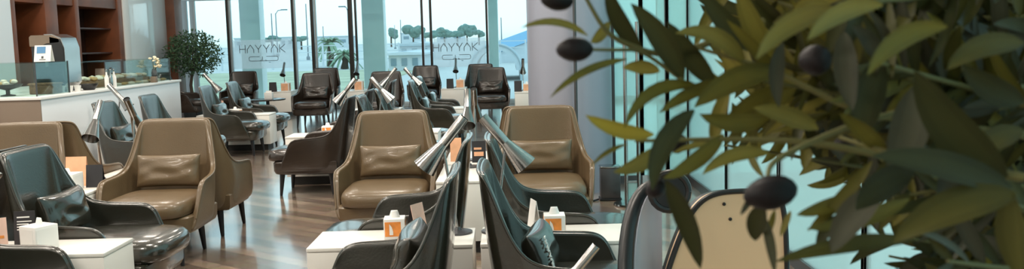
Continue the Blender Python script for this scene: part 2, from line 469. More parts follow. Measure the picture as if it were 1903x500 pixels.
def seat_mesh(m):
    def ring(z, s, dz=0.):
        out = []
        for k in range(40):
            a = 2*pi*k/40; e = .38
            c, sn = cos(a), sin(a)
            x = .300*abs(c)**e*(1 if c >= 0 else -1); y = .335*abs(sn)**e*(1 if sn >= 0 else -1)
            bow = -.03*(1-(x/.30)**2) if y < 0 else 0
            out.append((x*s, (y+bow)*s-.075, z))
        return out
    b = MB()
    rows = [ring(.345, .93), ring(.352, .985), ring(.38, 1.012), ring(.41, 1.01), ring(.432, .985), ring(.452, .93), ring(.466, .75), ring(.474, .4)]
    V = b.grid(rows, closed_u=True); b.bm.faces.new(V[-1]); b.bm.faces.new(list(reversed(V[0])))
    return b.mesh('seat_cushion', m, 60)
def leg_mesh():
    b = MB(); b.lathe([(.013, 0), (.015, .01), (.028, .225), (.028, .235)], 12)
    return b.mesh('leg', M['leg'], 40)
def pillow_mesh(m, w=.49, h=.25, t=.13):
    b = MB(); N = 18; rows = []
    top = []; bot = []
    rd = random.Random(3)
    for i in range(N+1):
        ra, rb = [], []
        for j in range(N+1):
            u = 2*i/N-1; v = 2*j/N-1
            k = max(0., (1-u**4)*(1-v**4))**.55
            pin = 1 - .07*(1-abs(u)**1.5) * (abs(v)**3); pin2 = 1 - .05*(1-abs(v)**1.5)*(abs(u)**3)
            wr = (.0045*sin(u*5+v*2.5+sin(v*4)) + .003*sin(v*9-u*6+2*sin(u*3)))*k
            x = u*w/2*pin2; z = v*h/2*pin
            ra.append((x, -t/2*k-wr, z)); rb.append((x, t/2*k, z))
        top.append(ra); bot.append(rb)
    b.grid(top); b.grid(bot, flip=True)
    bmesh.ops.remove_doubles(b.bm, verts=b.bm.verts[:], dist=.0008)
    return b.mesh('lumbar_pillow', m, 70, subsurf(1))
LEG = leg_mesh()
PROTO = {}
def chair_meshes(k):
    if k not in PROTO:
        PROTO[k] = dict(piping=piping_mesh(M[k]), shell=shell_mesh(M[k]), base=base_mesh(M[k]), seat=seat_mesh(M[k]), pillow=pillow_mesh(M[k]))
    return PROTO[k]
LEGS = [(-.245, -.30, 1, -1), (.245, -.30, -1, -1), (-.225, .22, 1, 1), (.225, .22, -1, 1)]
def chair(x, y, rz, kind, label, pillow=None, group=None):
    d = chair_meshes(kind)
    t = thing('lounge_chair', label, 'armchair', (x, y, 0), rz, group)
    partobj('shell', d['shell'], t); partobj('piping', d['piping'], t); partobj('seat_base', d['base'], t); partobj('seat_cushion', d['seat'], t)
    for lx, ly, sx, sy in LEGS:
        l = partobj('leg', LEG, t); l.location = (lx, ly, 0)
        l.rotation_euler = (radians(6)*(-sy)*-1 if False else radians(5)*sy*1, radians(4)*sx, 0)
    if pillow:
        p = bpy.data.objects.new('lumbar_pillow', d['pillow']); COL.objects.link(p)
        Mx = Matrix.Translation((x, y, 0)) @ Matrix.Rotation(radians(rz), 4, 'Z') @ Matrix.Translation((0, .205, .598)) @ Matrix.Rotation(radians(-11), 4, 'X')
        p.matrix_world = Mx
        tag(p, pillow, 'pillow', 'lumbar pillows on the lounge chairs')
        return t, p
    return t, None
CG = 'high backed lounge chairs'
chairs = [
 # x, y, rot, leather, chair label, pillow label
 (-2.54, 6.49, 0, 'tan', 'whole tan leather wingback armchair facing the camera, left of the open aisle', 'crumpled tan pillow on the tan armchair left of the open aisle'),
 (-2.54, 7.36, 180, 'tan', 'tan armchair facing away, back to back with the whole tan armchair', None),
 (-3.66, 6.50, 0, 'tan', 'tan armchair cut off by the left edge behind a teal-lit dark chair', None),
 (-3.60, 7.36, 180, 'tan', 'tan armchair facing away behind the cut off tan chair, only its sloping wing showing', None),
 (-.93, 6.72, 0, 'tan', 'tan leather armchair facing the camera left of the crossed chrome lamps', 'wide tan pillow on the tan armchair left of the crossed chrome lamps'),
 (-.93, 7.60, 180, 'tan', 'armchair facing away behind the tan chair left of the chrome lamps', None),
 (.23, 6.82, 0, 'tan', 'tan leather armchair facing the camera in front of the grey column', 'tan pillow on the armchair in front of the grey column'),
 (.20, 7.70, 180, 'tan', 'armchair facing away, hidden behind the tan chair by the grey column', None),
 (-2.33, 5.09, 90, 'dark', 'dark armchair at front left with teal sheen, beyond a white table', 'shiny dark pillow with teal sheen on the front left armchair'),
 (-2.31, 3.93, 90, 'dark', 'dark armchair in the bottom left corner, only its arm showing', None),
 (-3.23, 5.05, -90, 'dark', 'black chair back at the left edge, back to back with the teal-lit dark armchair', None),
 (-.65, 3.82, -90, 'dark', 'large dark green-grey armchair at bottom centre turned left, seen from its side', 'pale lit pillow on the big dark armchair turned left at bottom centre'),
 (-.65, 5.12, -90, 'dark', 'dark armchair turned left, directly behind the one at bottom centre', None),
 (.27, 3.93, 90, 'dark', 'dark armchair at bottom centre turned right, nearest of its pair', 'dark pillow with white lettering on the armchair turned right'),
 (.27, 5.12, 90, 'dark', 'dark armchair turned right behind the orange tissue box, second of its pair', None),
 (-2.02, 9.28, -90, 'brown', 'dark brown armchair turned left in profile beside the aisle, all legs showing', None),
 (-2.02, 10.53, -90, 'brown', 'dark armchair turned left, hidden beyond the dark brown profile chair and its white table', None),
 (-1.15, 9.42, 90, 'dark', 'armchair with pale teal lit back right behind the dark brown profile chair', None),
 (-1.15, 10.70, 90, 'dark', 'second pale teal lit chair back, just beyond the first and under the lamp arm', None),
 (-2.05, 12.95, -90, 'brown', 'dark rounded chair back under the twin tilted lamps, turned left', None),
 (-1.0, 12.80, 90, 'dark', 'dark brown armchair turned right under the twin tilted lamps, near one', 'dark pillow with bright edge on the near chair under the twin lamps'),
 (-1.0, 14.05, 90, 'dark', 'dark brown armchair turned right under the twin tilted lamps, further one', 'dark pillow with bright edge on the further chair under the twin lamps'),
 (-5.62, 18.95, 0, 'brown', 'dark brown armchair by the window below the left window lettering', 'dark pillow on the chair below the left window lettering'),
 (-3.62, 16.75, 0, 'brown', 'dark brown armchair facing the camera beside the round dark coffee table', 'dark pillow on the chair beside the round dark coffee table'),
 (-4.10, 20.0, 0, 'brown', 'dark chair top at the window, behind the chair beside the coffee table', None),
 (-2.29, 16.5, 0, 'brown', 'dark chair back before the pale column, left of the twin tilted lamps', None),
 (-1.86, 19.8, 0, 'brown', 'dark brown window chair just right of the twin tilted lamps', 'dark pillow on the window chair right of the twin tilted lamps'),
 (-.66, 20.0, 0, 'brown', 'dark window chair half hidden behind the chair ending the centre aisle', None),
 (-.38, 17.2, 0, 'brown', 'dark brown armchair facing the camera at the far end of the centre aisle', 'dark pillow on the chair at the end of the centre aisle'),
 (-3.82, 9.45, 90, 'dark', 'blue-lit armchair against the counter, behind the two left lamps', 'dark pillow on the blue-lit armchair behind the two left lamps'),
 (-3.82, 10.62, 90, 'dark', 'blue-lit chair back in front of the counter end, above the whole tan armchair', None),
 (-3.82, 12.62, 90, 'dark', 'dark armchair turned right by the aisle, in front of a white table, teal-lit back', 'dark pillow on the aisle armchair before the white table'),
 (-3.82, 13.83, 90, 'dark', 'dark armchair turned right just beyond the aisle-side white table', 'light catching pillow on the armchair beyond the aisle-side white table'),
 (-6.50, 18.3, 90, 'brown', 'dark chair seat and arm at the far counter end, below the potted olive', None),
]
made = []
for c in chairs:
    made.append(chair(c[0], c[1], c[2], c[3], c[4], c[5], CG))

# lettering on the pillow of the chair turned right
tp, pp = made[13]
pp.matrix_world = Matrix.Translation((.112, 3.92, .583)) @ Matrix.Rotation(radians(80), 4, 'Z') @ Matrix.Rotation(radians(-16), 4, 'X') @ Matrix.Diagonal((.86, .9, .86, 1))
b = MB(); strokes(b, .17, .042, .009, 0., -.085, -.021)
o = b.build('lettering', M['white'], pp); o.location = (-.155, -.066, .0); o.rotation_euler = (0, pi/2, 0); o['label'] = 'white lettering'

# ------------------------------------------------------------------ tables
ZT = .52
def table_thing(x0, x1, y0, y1, label, zt=ZT):
    t = thing('side_table', label, 'table', ((x0+x1)/2, (y0+y1)/2, 0), 0, 'white block side tables')
    hx, hy = (x1-x0)/2, (y1-y0)/2
    b = MB(); b.box((-hx, -hy, .09), (hx, hy, zt-.022), .004); b.build('body', M['table'], t)
    b = MB(); b.box((-hx-.002, -hy-.002, zt-.02), (hx+.002, hy+.002, zt), .004); b.build('tabletop', M['table'], t)
    b = MB(); b.box((-hx+.05, -hy+.05, 0), (hx-.05, hy-.05, .092)); b.build('plinth', M['plinth'], t)
    return t
table_thing(-2.80, -1.99, 4.345, 4.69, 'white block table at front left with a tissue box and pink card')
table_thing(-1.005, -.205, 4.33, 4.72, 'white block table at bottom centre, left one of two end to end')
table_thing(-.165, .62, 4.33, 4.73, 'white block table at bottom centre, right one with the orange tissue box')
table_thing(-3.27, -2.935, 6.1, 6.9, 'white table between the two tan chairs at left, with tissue box and black card')
table_thing(-3.22, -2.92, 6.96, 7.8, 'white table behind the two tan chairs at left, holding the peach card')
table_thing(-.54, -.16, 6.32, 7.15, 'white table between the two centre tan armchairs, below the upright lamp')
table_thing(-.55, -.18, 7.2, 8.02, 'white table behind the upright lamp, between the centre chairs facing away')
table_thing(-2.42, -1.63, 9.70, 10.11, 'white table just beyond the dark brown profile chair, with a tissue box')
table_thing(-1.56, -.8, 9.83, 10.28, 'white table between the two pale teal lit chair backs')
table_thing(-2.45, -1.63, 13.36, 13.76, 'white table at the left foot of the twin tilted lamps')
table_thing(-1.42, -.62, 13.22, 13.62, 'white table between the dark chairs right of the twin tilted lamps')
table_thing(-4.5, -3.42, 9.86, 10.2, 'white table against the counter between the blue-lit chairs')
table_thing(-4.5, -3.46, 13.03, 13.42, 'white block table beside the aisle with a small orange box, dark chairs either side')
table_thing(-1.42, -.92, 18.6, 19.3, 'white table at the window under the right window lettering')
table_thing(.07, .42, 16.7, 17.5, 'white table against the grey column at the far end')
table_thing(-5.1, -4.62, 19.2, 20.0, 'white table at the window between the left lettering and the street lamps')
table_thing(-3.4, -3.0, 18.7, 19.6, 'white table at the window in front of the palm tree')

# round coffee table
t = thing('coffee_table', 'round dark coffee table between the far left chairs', 'table', (-4.42, 16.6, 0))
b = MB(); b.lathe([(.30, .50), (.32, .505), (.32, .525), (.30, .53)], 40); b.build('tabletop', M['brown'], t)
b = MB(); b.lathe([(.20, 0), (.20, .015), (.03, .03), (.03, .50)], 24); b.build('pedestal', M['leg'], t)
t = thing('napkin_dispenser', 'small white napkin box on the round dark coffee table', 'box', (-4.38, 16.55, .53))
b = MB(); b.box((-.07, -.06, 0), (.07, .06, .12), .006); b.build('body', M['white'], t)
b = MB(); b.box((-.05, -.012, .118), (.05, .012, .15), .003); b.build('napkin', M['tissue'], t)

# ------------------------------------------------------------------ lamps (local: shade points +x)
def lamp_meshes():
    b = MB(); b.lathe([(.075, 0), (.075, .010), (.02, .016), (.014, .03)], 28); base = b.mesh('base', M['dsteel'])
    b = MB(); b.tube([(0, 0, .016), (.065, 0, .47)], .0075, 12); pole = b.mesh('pole', M['steel'])
    d = Vector((.21, 0, -.253)).normalized(); q = d.to_track_quat('Z', 'Y').to_matrix().to_4x4(); q.translation = (-.052, 0, .592)
    b = MB(); b.lathe([(.0255, 0), (.0265, .004), (.0265, .172), (.0225, .172), (.0225, .004)], 28, q, cap=False); neck = b.mesh('neck', M['steel'], 30)
    b = MB(); b.lathe([(.0245, .165), (.027, .178), (.062, .332), (.060, .333), (.026, .180), (.0, .178)], 32, q, cap=False); shade = b.mesh('shade', M['steel'], 30)
    q2 = q.copy()
    b = MB(); b.lathe([(.0, .01), (.0235, .01), (.0235, .02), (0, .02)], 24, q, cap=False); cap = b.mesh('cap', M['black'], 30)
    b = MB(); b.sphere((.066, 0, .462), (.016, .016, .016), 2); joint = b.mesh('joint', M['dsteel'], 60)
    return dict(base=base, pole=pole, neck=neck, shade=shade, cap=cap, joint=joint)
LM = lamp_meshes()
def lamp(x, y, rz, label, z=ZT):
    t = thing('table_lamp', label, 'lamp', (x, y, z), rz, 'chrome cone table lamps')
    for k in ('base', 'pole', 'neck', 'shade', 'joint'): partobj(k, LM[k], t)
    n = [o for o in bpy.data.objects if o.parent == t and o.name.startswith('neck')][0]
    partobj('cap', LM['cap'], n)
    return t
lamp(-.29, 4.60, 180, 'chrome lamp leaning left on the left bottom centre table')
lamp(-.095, 4.60, 0, 'chrome lamp leaning right on the right bottom centre table')
lamp(-2.765, 4.53, 0, 'chrome lamp at the left picture edge, only its cone rim showing')
lamp(-3.07, 6.79, -90, 'chrome cone lamp facing the camera between the two tan chairs at left')
lamp(-2.98, 7.14, 90, 'chrome lamp leaning away, its pole crossing the blue-lit armchair behind')
lamp(-.335, 7.02, -90, 'upright chrome cone lamp above the crossed pair, facing the camera')
lamp(-.30, 7.42, 90, 'chrome lamp leaning away behind the upright cone lamp')
lamp(-1.73, 9.92, 180, 'lamp leaning left above the dark brown profile chair')
lamp(-1.48, 10.05, 0, 'lamp leaning right over the pale teal lit chair backs')
lamp(-1.74, 13.56, 180, 'left one of the twin tilted lamps before the pale column')
lamp(-1.50, 13.45, 0, 'right one of the twin tilted lamps before the pale column')
lamp(-4.36, 10.05, 0, 'dark backlit lamp leaning right in front of the white counter')
lamp(-4.38, 13.25, 0, 'dark lamp slab leaning right beside the olive tree')
lamp(-1.13, 19.1, -90, 'small lamp standing below the right window lettering')
lamp(.24, 17.25, 90, 'lamp beside the grey column at the far end')
lamp(-4.83, 19.6, -90, 'lamp between the two far left window chairs, under the street lamps')
lamp(-3.18, 19.1, -90, 'lamp at the window in front of the palm tree')
# nearest lamp, lower right of the bottom centre; its table lies below the frame
t = table_thing(-.50, .30, 2.62, 2.96, 'white table below the bottom edge of the picture, under the nearest lamp')
lamp(.225, 2.80, 180, 'nearest chrome lamp, only its tube top showing at the bottom edge').scale = (.56, .56, .56)

# lamp cables of the bottom centre tables
for x0, x1, lab in ((-.29, -.188, 'black cable drooping from the left bottom centre lamp'), (-.10, -.182, 'black cable drooping from the right bottom centre lamp')):
    b = MB(); s = 1 if x1 > x0 else -1
    pts = [(x0+.07*s, 4.57, ZT+.006), (x0+.09*s if s > 0 else x0-.06, 4.55, ZT+.03), (x1-.02*s, 4.52, ZT+.012), (x1, 4.50, ZT-.05), (x1+.004, 4.49, .30), (x1, 4.49, .02)]
    dense = []
    for i in range(len(pts)-1):
        for k in range(5): dense.append(Vector(pts[i]).lerp(Vector(pts[i+1]), k/5))
    dense.append(Vector(pts[-1]))
    for _ in range(3): dense = [dense[0]] + [(dense[i-1]+dense[i]*2+dense[i+1])/4 for i in range(1, len(dense)-1)] + [dense[-1]]
    tag(b.build('lamp_cable', M['black'], None), lab, 'cable')

# ------------------------------------------------------------------ table clutter
def tissue_box(x, y, z, rz, label, print_mat='orange', s=.115, h=.105):
    t = thing('tissue_box', label, 'tissue box', (x, y, z), rz, 'tissue boxes on the tables')
    b = MB(); b.box((-s/2, -s/2, 0), (s/2, s/2, h), .003); b.build('carton', M['white'], t)
    b = MB()
    for k in range(4):
        R = Matrix.Rotation(k*pi/2, 4, 'Z')
        b.box((-s/2+.006, -s/2-.0012, .018), (s/2-.02, -s/2-.0002, h-.014), Mx=R)
    b.build('printed_panel', M[print_mat], t)
    if print_mat == 'orange':
        for k in range(4):
            b = MB(); R = Matrix.Rotation(k*pi/2, 4, 'Z')
            b.prism([(-.024, .026), (-.006, .026), (-.006, .044), (-.012, .066), (-.024, .082)], -s/2-.0022, -s/2-.0013, R)
            b.build('white_motif', M['white'], t)
    b = MB(); rows = []
    for i in range(6):
        f = i/5
        rows.append([(( .026*(1-f*.45))*cos(a)*(1+.3*sin(3*a)), (.012*(1-f*.5))*sin(a)*(1+.3*cos(2*a)) + .004*f, h-.003+.038*f) for a in [2*pi*k/12 for k in range(12)]])
    V = b.grid(rows, closed_u=True); b.bm.faces.new(V[-1])
    b.build('tissue', M['tissue'], t, angle=80)
    return t
def tent_card(x, y, z, rz, label, front='white', w=.10, h=.16, depth=.07, back=None, lines=None):
    t = thing('tent_card', label, 'card', (x, y, z), rz, 'printed cards on the tables')
    a = math.atan2(depth/2, h)
    for sgn, mm in ((-1, front), (1, back or front)):
        b = MB(); Mx = Matrix.Translation((0, 0, h)) @ Matrix.Rotation(sgn*-a*-1 if False else sgn*a, 4, 'X')
        L = sqrt(h*h+depth*depth/4)
        b.box((-w/2, -.0012, -L), (w/2, .0012, 0), Mx=Mx); b.build('card_face', M[mm], t)
        if lines and sgn == -1:
            b = MB()
            for (u0, u1, v0, v1) in lines[1]:
                b.box((-w/2+u0*w, -.0024, -L+v0*L), (-w/2+u1*w, -.0013, -L+v1*L), Mx=Mx)
            b.build('print', M[lines[0]], t)
    return t
txt = lambda m: (m, [(.15, .75, .80, .84), (.15, .85, .68, .71), (.15, .7, .60, .63), (.15, .8, .52, .55), (.15, .6, .44, .47)])
tissue_box(-.60, 4.52, ZT, 4, 'white and orange tissue box on the left bottom centre table', s=.105)
tissue_box(.20, 4.50, ZT, 0, 'orange tissue box with a tissue sticking up on the right bottom centre table', s=.105)
tent_card(-.49, 4.53, ZT, 60, 'black and pink tent card beside the white and orange tissue box', 'pink', .10, .17, .07, 'card_black')
tent_card(.10, 4.55, ZT, -75, 'white card edge standing beside the orange tissue box', 'white', .10, .17, .05)
tissue_box(-2.37, 4.49, ZT, -28, 'plain grey white tissue box on the front left table', 'white', s=.125, h=.12)
tent_card(-2.545, 4.42, ZT, 30, 'pink tent card beside the plain tissue box at front left', 'pink', .10, .17, .075, None, ('orange', [(.2, .85, .42, .5), (.25, .7, .2, .26)]))
tent_card(-2.50, 4.61, ZT, 10, 'black card with white print behind the tissue box at front left', 'card_black', .10, .17, .05, None, txt('white'))
tissue_box(-3.14, 6.38, ZT, 0, 'tissue box on the table between the left tan chairs', 'white', s=.16, h=.12)
tent_card(-3.17, 6.60, ZT, 0, 'peach card standing behind the tissue box between the left tan chairs', 'peach', .15, .21, .07)
tent_card(-2.995, 6.50, ZT, 0, 'square black card beside the tissue box between the left tan chairs', 'card_black', .12, .16, .05)
tent_card(-3.02, 7.45, ZT, 0, 'large peach card behind the pole of the lamp leaning away', 'peach', .17, .20, .08)
tent_card(-2.99, 7.66, ZT, 0, 'black card with white print in front of the blue-lit armchair', 'card_black', .12, .18, .05, None, txt('white'))
tent_card(-.27, 7.30, ZT, 0, 'dark menu card between the crossed lamps', 'card_black', .11, .17, .06, None, ('peach', [(.15, .85, .3, .5), (.15, .7, .6, .7)]))
tent_card(-.46, 7.40, ZT, 0, 'peach card at the left behind the crossed lamps', 'peach', .09, .19, .06)
tissue_box(-2.0, 9.90, ZT, 5, 'small orange tissue box beyond the dark brown profile chair', s=.12, h=.09)
tent_card(-1.86, 10.02, ZT, -25, 'dark blue card standing behind the tissue box of the profile chair', 'blue_print', .10, .19, .06)
tissue_box(-1.1, 10.0, ZT, 0, 'white tissue box on the table right of the tan middle chair', 'white', s=.12, h=.12)
tissue_box(-4.0, 13.22, ZT, 0, 'small orange box on the aisle-side white table', s=.16, h=.07)
tent_card(-4.17, 13.20, ZT, -60, 'pink card beside the small orange box on the aisle-side table', 'pink', .11, .20, .06)
tent_card(-1.24, 18.72, ZT, 10, 'black card at the window below the right lettering', 'card_black', .14, .2, .08)
tissue_box(-1.03, 18.8, ZT, 0, 'tissue box at the window below the right lettering', 'peach', s=.17, h=.18)
tent_card(.135, 17.0, ZT, 0, 'black card on the far table by the grey column', 'card_black', .14, .2, .08)
tissue_box(.30, 16.95, ZT, 0, 'tissue box on the far table by the grey column', 'peach', s=.14, h=.15)
tent_card(-5.0, 19.25, ZT, 0, 'black card at the window beside the far left lamp', 'card_black', .15, .2, .08)
tissue_box(-4.74, 19.3, ZT, 0, 'tissue box at the window beside the far left lamp', 'peach', s=.17, h=.18)
tissue_box(-3.12, 18.85, ZT, 0, 'tissue box at the window in front of the palm tree', 'peach', s=.17, h=.2)

# ------------------------------------------------------------------ service counter
t = thing('service_counter', 'long white service counter with stone top along the left', 'counter', (-4.66, 9.05, 0))
b = MB(); b.box((-.03, .02, .0), (0, 3.85, 1.02), .003); b.build('front_panel', M['counter'], t)
b = MB(); b.box((-1.6, 0, 0), (-.001, .02, 1.02), .003); b.build('end_panel', M['taupe'], t)
b = MB(); b.box((-1.55, .02, 0), (-.03, 3.8, .98)); b.build('carcass', M['taupe'], t)
b = MB(); b.box((-1.62, -.02, 1.02), (.02, 3.87, 1.05), .004); b.build('worktop', M['counter_top'], t)
CX, CY, CZ = -4.66, 9.05, 1.05
def glass_case(label, y0, y1, x0=-5.25, x1=-4.72, h=.34, end_near=True):
    t = thing('display_case', label, 'display case', (x1, y0, CZ))
    L = y1-y0; W_ = x0-x1
    b = MB(); b.box((-.006, 0, 0), (0, L, h)); b.build('front_glass', M['case'], t)
    b = MB(); b.box((W_, 0, 0), (-.006, .006, h)); b.build('end_glass', M['case'], t)
    b = MB(); b.box((W_, L-.006, 0), (-.006, L, h)); b.build('end_glass', M['case'], t)
    b = MB(); b.box((W_, .006, h), (0, L, h+.008)); b.build('top_glass', M['case'], t)
    for yy in (0, L):
        b = MB(); b.box((-.008, yy-.006, 0), (.004, yy+.006, h+.01)); b.build('edge_trim', M['dsteel'], t)
    return t
glass_case('glass display case at the near end of the counter', 9.12, 9.80, -6.0, -4.72, .33)
glass_case('long glass display case at the far end of the counter', 10.72, 12.75, -5.35, -4.73, .30)
# tray with food at near case
for k, (xx, yy, lab) in enumerate(((-5.46, 9.45, 'dark stand with pastries inside the near display case'), (-5.14, 9.36, 'second dark bowl of pastries inside the near display case'))):
    t = thing('serving_bowl', lab, 'bowl', (xx, yy, CZ))
    b = MB(); b.lathe([(.07, 0), (.07, .01), (.02, .02), (.02, .06), (.12, .09), (.145, .12), (.135, .12), (.11, .095), (.0, .075)], 24, cap=False); b.build('bowl', M['black'], t)
    for q in range(5):
        a = q*1.2566; rr = .072
        b = MB(); b.sphere((xx+rr*cos(a), yy+rr*sin(a), CZ+.125+.02*(q < 3)), (.034, .032, .026), 2, .08, q)
        tag(b.build('pastry', M['pastry' if q % 2 else 'cream']), 'small pastry heaped in a dark bowl inside the near display case', 'pastry', 'pastries in the near display case')
b = MB(); 
t = thing('bread_basket', 'wicker box beside the coffee machine foot inside the glass case', 'basket', (-4.90, 9.66, CZ))
b.box((-.13, -.10, 0), (.13, .10, .10), .012); b.build('body', M['basket'], t)
b = MB(); b.box((-.14, -.11, .095), (.14, .11, .115), .008); b.build('rim', M['basket'], t)
# coffee machine
t = thing('coffee_machine', 'tall coffee machine with steel rounded side on the counter', 'coffee machine', (-5.08, 10.16, CZ))
def mprism(prof, x0, x1):
    b = MB(); Mx = Matrix.Rotation(0, 4, 'Z')
    b.prism(prof, x0, x1); return b
b = MB(); b.box((-.11, -.185, .10), (.12, .19, .53), .012); b.build('body', M['black'], t)
b = MB(); b.prism([(-.12, .50), (-.12, .60), (-.10, .62), (.12, .62), (.20, .575), (.20, .54), (.06, .53), (.0, .50)], -.19, .19); b.build('hood', M['taupe'], t)
b = MB(); b.prism([(.12, .05), (.205, .05), (.247, .10), (.247, .48), (.215, .588), (.12, .63), (.03, .63), (.12, .57)], -.172, .178); b.build('steel_cowl', M['steel'], t)
b = MB(); b.prism([(.10, .06), (.20, .06), (.236, .11), (.236, .47), (.20, .575), (.10, .60)], -.19, -.172); b.build('side_trim', M['black'], t)
b = MB(); b.box((-.05, -.197, .44), (.02, -.184, .50), .004); b.build('display_panel', M['white'], t)
b = MB(); b.box((-.12, -.2, 0), (.2, .2, .10), .01); b.build('drip_tray', M['dsteel'], t)
b = MB(); b.tube([(.06, -.195, .40), (.06, -.195, .28)], .02, 12); b.build('spout', M['steel'], t)
for k in range(3):
    b = MB(); b.lathe([(.0, 0), (.026, 0), (.036, .07), (.034, .07), (.024, .006), (.0, .006)], 20, Matrix.Translation((-4.84+.075*k, 9.88+.02*k, CZ)), cap=False)
    tag(b.build('paper_cup', M['white']), 'white cup by the coffee machine', 'cup', 'cups by the coffee machine')
t = thing('milk_jug', 'dark round bowl at the foot of the coffee machine, right side', 'bowl', (-4.74, 10.30, CZ))
b = MB(); b.lathe([(.05, 0), (.06, .005), (.10, .07), (.095, .07), (.05, .01), (0, .01)], 24, cap=False); b.build('bowl', M['black'], t)
for k in range(3):
    yy = 10.66 + .1*k
    t = thing('syrup_bottle', 'pale bottle standing right of the coffee machine', 'bottle', (-4.695, yy, CZ), 0, 'bottles right of the coffee machine')
    b = MB(); b.lathe([(.022, 0), (.025, .01), (.025, .12), (.010, .16), (.010, .19)], 18); b.build('body', M['white' if k != 1 else 'steel'], t)
    b = MB(); b.lathe([(.014, .19), (.014, .21), (.006, .215)], 14); b.build('cap', M['steel'], t)
# sign on the case
t = thing('counter_sign', 'white counter sign with a blue panel standing on the near display case', 'sign', (-4.80, 9.47, CZ+.338))
for sgn in (-1, 1):
    b = MB(); Mx = Matrix.Translation((0, 0, .17)) @ Matrix.Rotation(radians(14)*sgn, 4, 'X'); b.box((-.085, -.002, -.172), (.085, .002, 0), Mx=Mx); b.build('card_face', M['white'], t)
b = MB(); Mx = Matrix.Translation((0, 0, .17)) @ Matrix.Rotation(radians(-14), 4, 'X')
b.box((-.06, -.004, -.085), (.03, -.0021, -.015), Mx=Mx); b.build('blue_panel', M['blue_print'], t)
b = MB(); b.box((-.01, -.004, -.14), (.012, -.0021, -.115), Mx=Mx); b.box((-.03, -.004, -.155), (.035, -.0021, -.148), Mx=Mx); b.build('print', M['dsteel'], t)
# far case: trays and pastries
for k in range(3):
    yy = 11.0 + .58*k
    t = thing('pastry_tray', ('wooden tray of small pastries nearest the coffee machine', 'middle wooden tray of pastries in the long case', 'wooden tray of pastries at the flower vase')[k], 'tray', (-5.03, yy, CZ), 0, 'trays in the long display case')
    b = MB(); b.box((-.22, -.25, 0), (.16, .25, .075), .006); b.build('board', M['wood_lt'], t)
    for q in range(12):
        xx = -5.03-.17+.095*(q % 4); y2 = yy-.16+.16*(q//4)
        b = MB(); b.sphere((xx+random.uniform(-.01, .01), y2+random.uniform(-.01, .01), CZ+.102), (.04, .045, .026), 2, .1, q+k*20)
        tag(b.build('pastry', M['cream' if (q+k) % 3 else 'pastry']), 'small pastry in a row on a wooden tray in the long display case', 'pastry', 'pastries in the long display case')
for q in range(9):
    yy = 10.95+.21*q
    b = MB(); b.sphere((-4.79, yy, CZ+.021), (.045, .07, .02), 2, .12, q+77)
    tag(b.build('pastry', M['cream' if q % 2 else 'pastry']), 'flat pastry along the front edge of the long display case', 'pastry', 'front row pastries in the long display case')
# flower vase
t = thing('flower_vase', 'square pot with cream flowers on the counter end', 'flower vase', (-4.80, 11.85, CZ+.31))
t.location = (-4.685, 12.05, CZ)
b = MB(); b.box((-.035, -.035, 0), (.035, .035, .08), .004); b.build('pot', M['taupe'], t)
b = MB(); b.sphere((.008, 0, .12), (.036, .04, .06), 2, .2, 5); b.build('dark_leaves', M['pot'], t)
b = MB()
for k in range(22):
    a = random.uniform(0, 2*pi); r = random.uniform(.01, .085); z = random.uniform(.20, .34)
    b.sphere((r*cos(a)+.045, r*sin(a), z), (.022, .022, .014), 1, .3, k)
b.build('flower_head', M['petal'], t)
b = MB()
for k in range(5):
    a = k*1.3; b.tube([(0, 0, .08), (.02+.02*cos(a), .02*sin(a), .2), (.045+.06*cos(a), .06*sin(a), .30)], .003, 6)
b.build('stem', M['twig'], t)
# things on alcove shelf
t = thing('price_card', 'small pale card standing in the dark alcove behind the counter', 'card', (-7.6, 17.0, .95))
b = MB(); b.box((-.1, -.006, 0), (.1, .006, .2), .002, Mx=Matrix.Rotation(radians(-10), 4, 'X')); b.build('card_face', M['pink'], t)
b = MB(); b.box((-.1, -.0, 0), (.1, .08, .012), .002); b.build('foot', M['dsteel'], t)

# ------------------------------------------------------------------ potted olive by the window
def leafy(b, c, L, w, dirv, nrm, lay, col, segs=4, curl=.15):
    d = dirv.normalized(); s = d.cross(nrm).normalized(); n = s.cross(d)
    prev = None
    for i in range(segs+1):
        f = i/segs; ww = w*(sin(pi*min(1, f*.92+.06))**.8)*.5
        if i == segs: ww = w*.02
        p = c + d*(L*f) - n*(curl*L*f*f)
        row = [b.bm.verts.new(p - s*ww + n*ww*.25), b.bm.verts.new(p), b.bm.verts.new(p + s*ww + n*ww*.25)]
        if prev:
            for k in range(2):
                fc = b.bm.faces.new([prev[k], prev[k+1], row[k+1], row[k]])
                for lp in fc.loops: lp[lay] = col
        prev = row
def rdir(rd):
    v = Vector((rd.gauss(0, 1), rd.gauss(0, 1), rd.gauss(0, 1))); return v.normalized()
pos = at(357, 150, Y=19.3)
t = thing('potted_olive_tree', 'small bushy olive tree in a dark pot at the window corner', 'potted tree', (pos.x, 19.3, 0))
b = MB(); b.lathe([(.17, 0), (.20, .02), (.25, .42), (.23, .42), (.19, .36), (0, .36)], 28, cap=False); b.build('planter', M['pot'], t)
b = MB(); b.lathe([(0, .37), (.21, .37)], 24, cap=False); b.build('soil', M['soil'], t)
b = MB(); b.tube([(0, 0, .36), (-.03, 0, .7), (.02, 0, 1.0)], [.04, .032, .028], 10)
rd = random.Random(11); tips = []
for k in range(12):
    a = k*2.4; e = rd.uniform(.2, .55)
    p1 = Vector((.02, 0, .95)); p2 = Vector((.02+e*.5*cos(a), e*.5*sin(a), 1.2+rd.uniform(0, .15))); p3 = Vector((.02+e*cos(a), e*sin(a), 1.25+rd.uniform(.0, .5)))
    b.tube([p1, p2, p3], [.015, .01, .005], 6); tips += [p2, p3, (p2+p3)/2]
b.build('trunk', M['bark'], t)
b = MB(); lay = b.bm.loops.layers.float_color.new('tone')
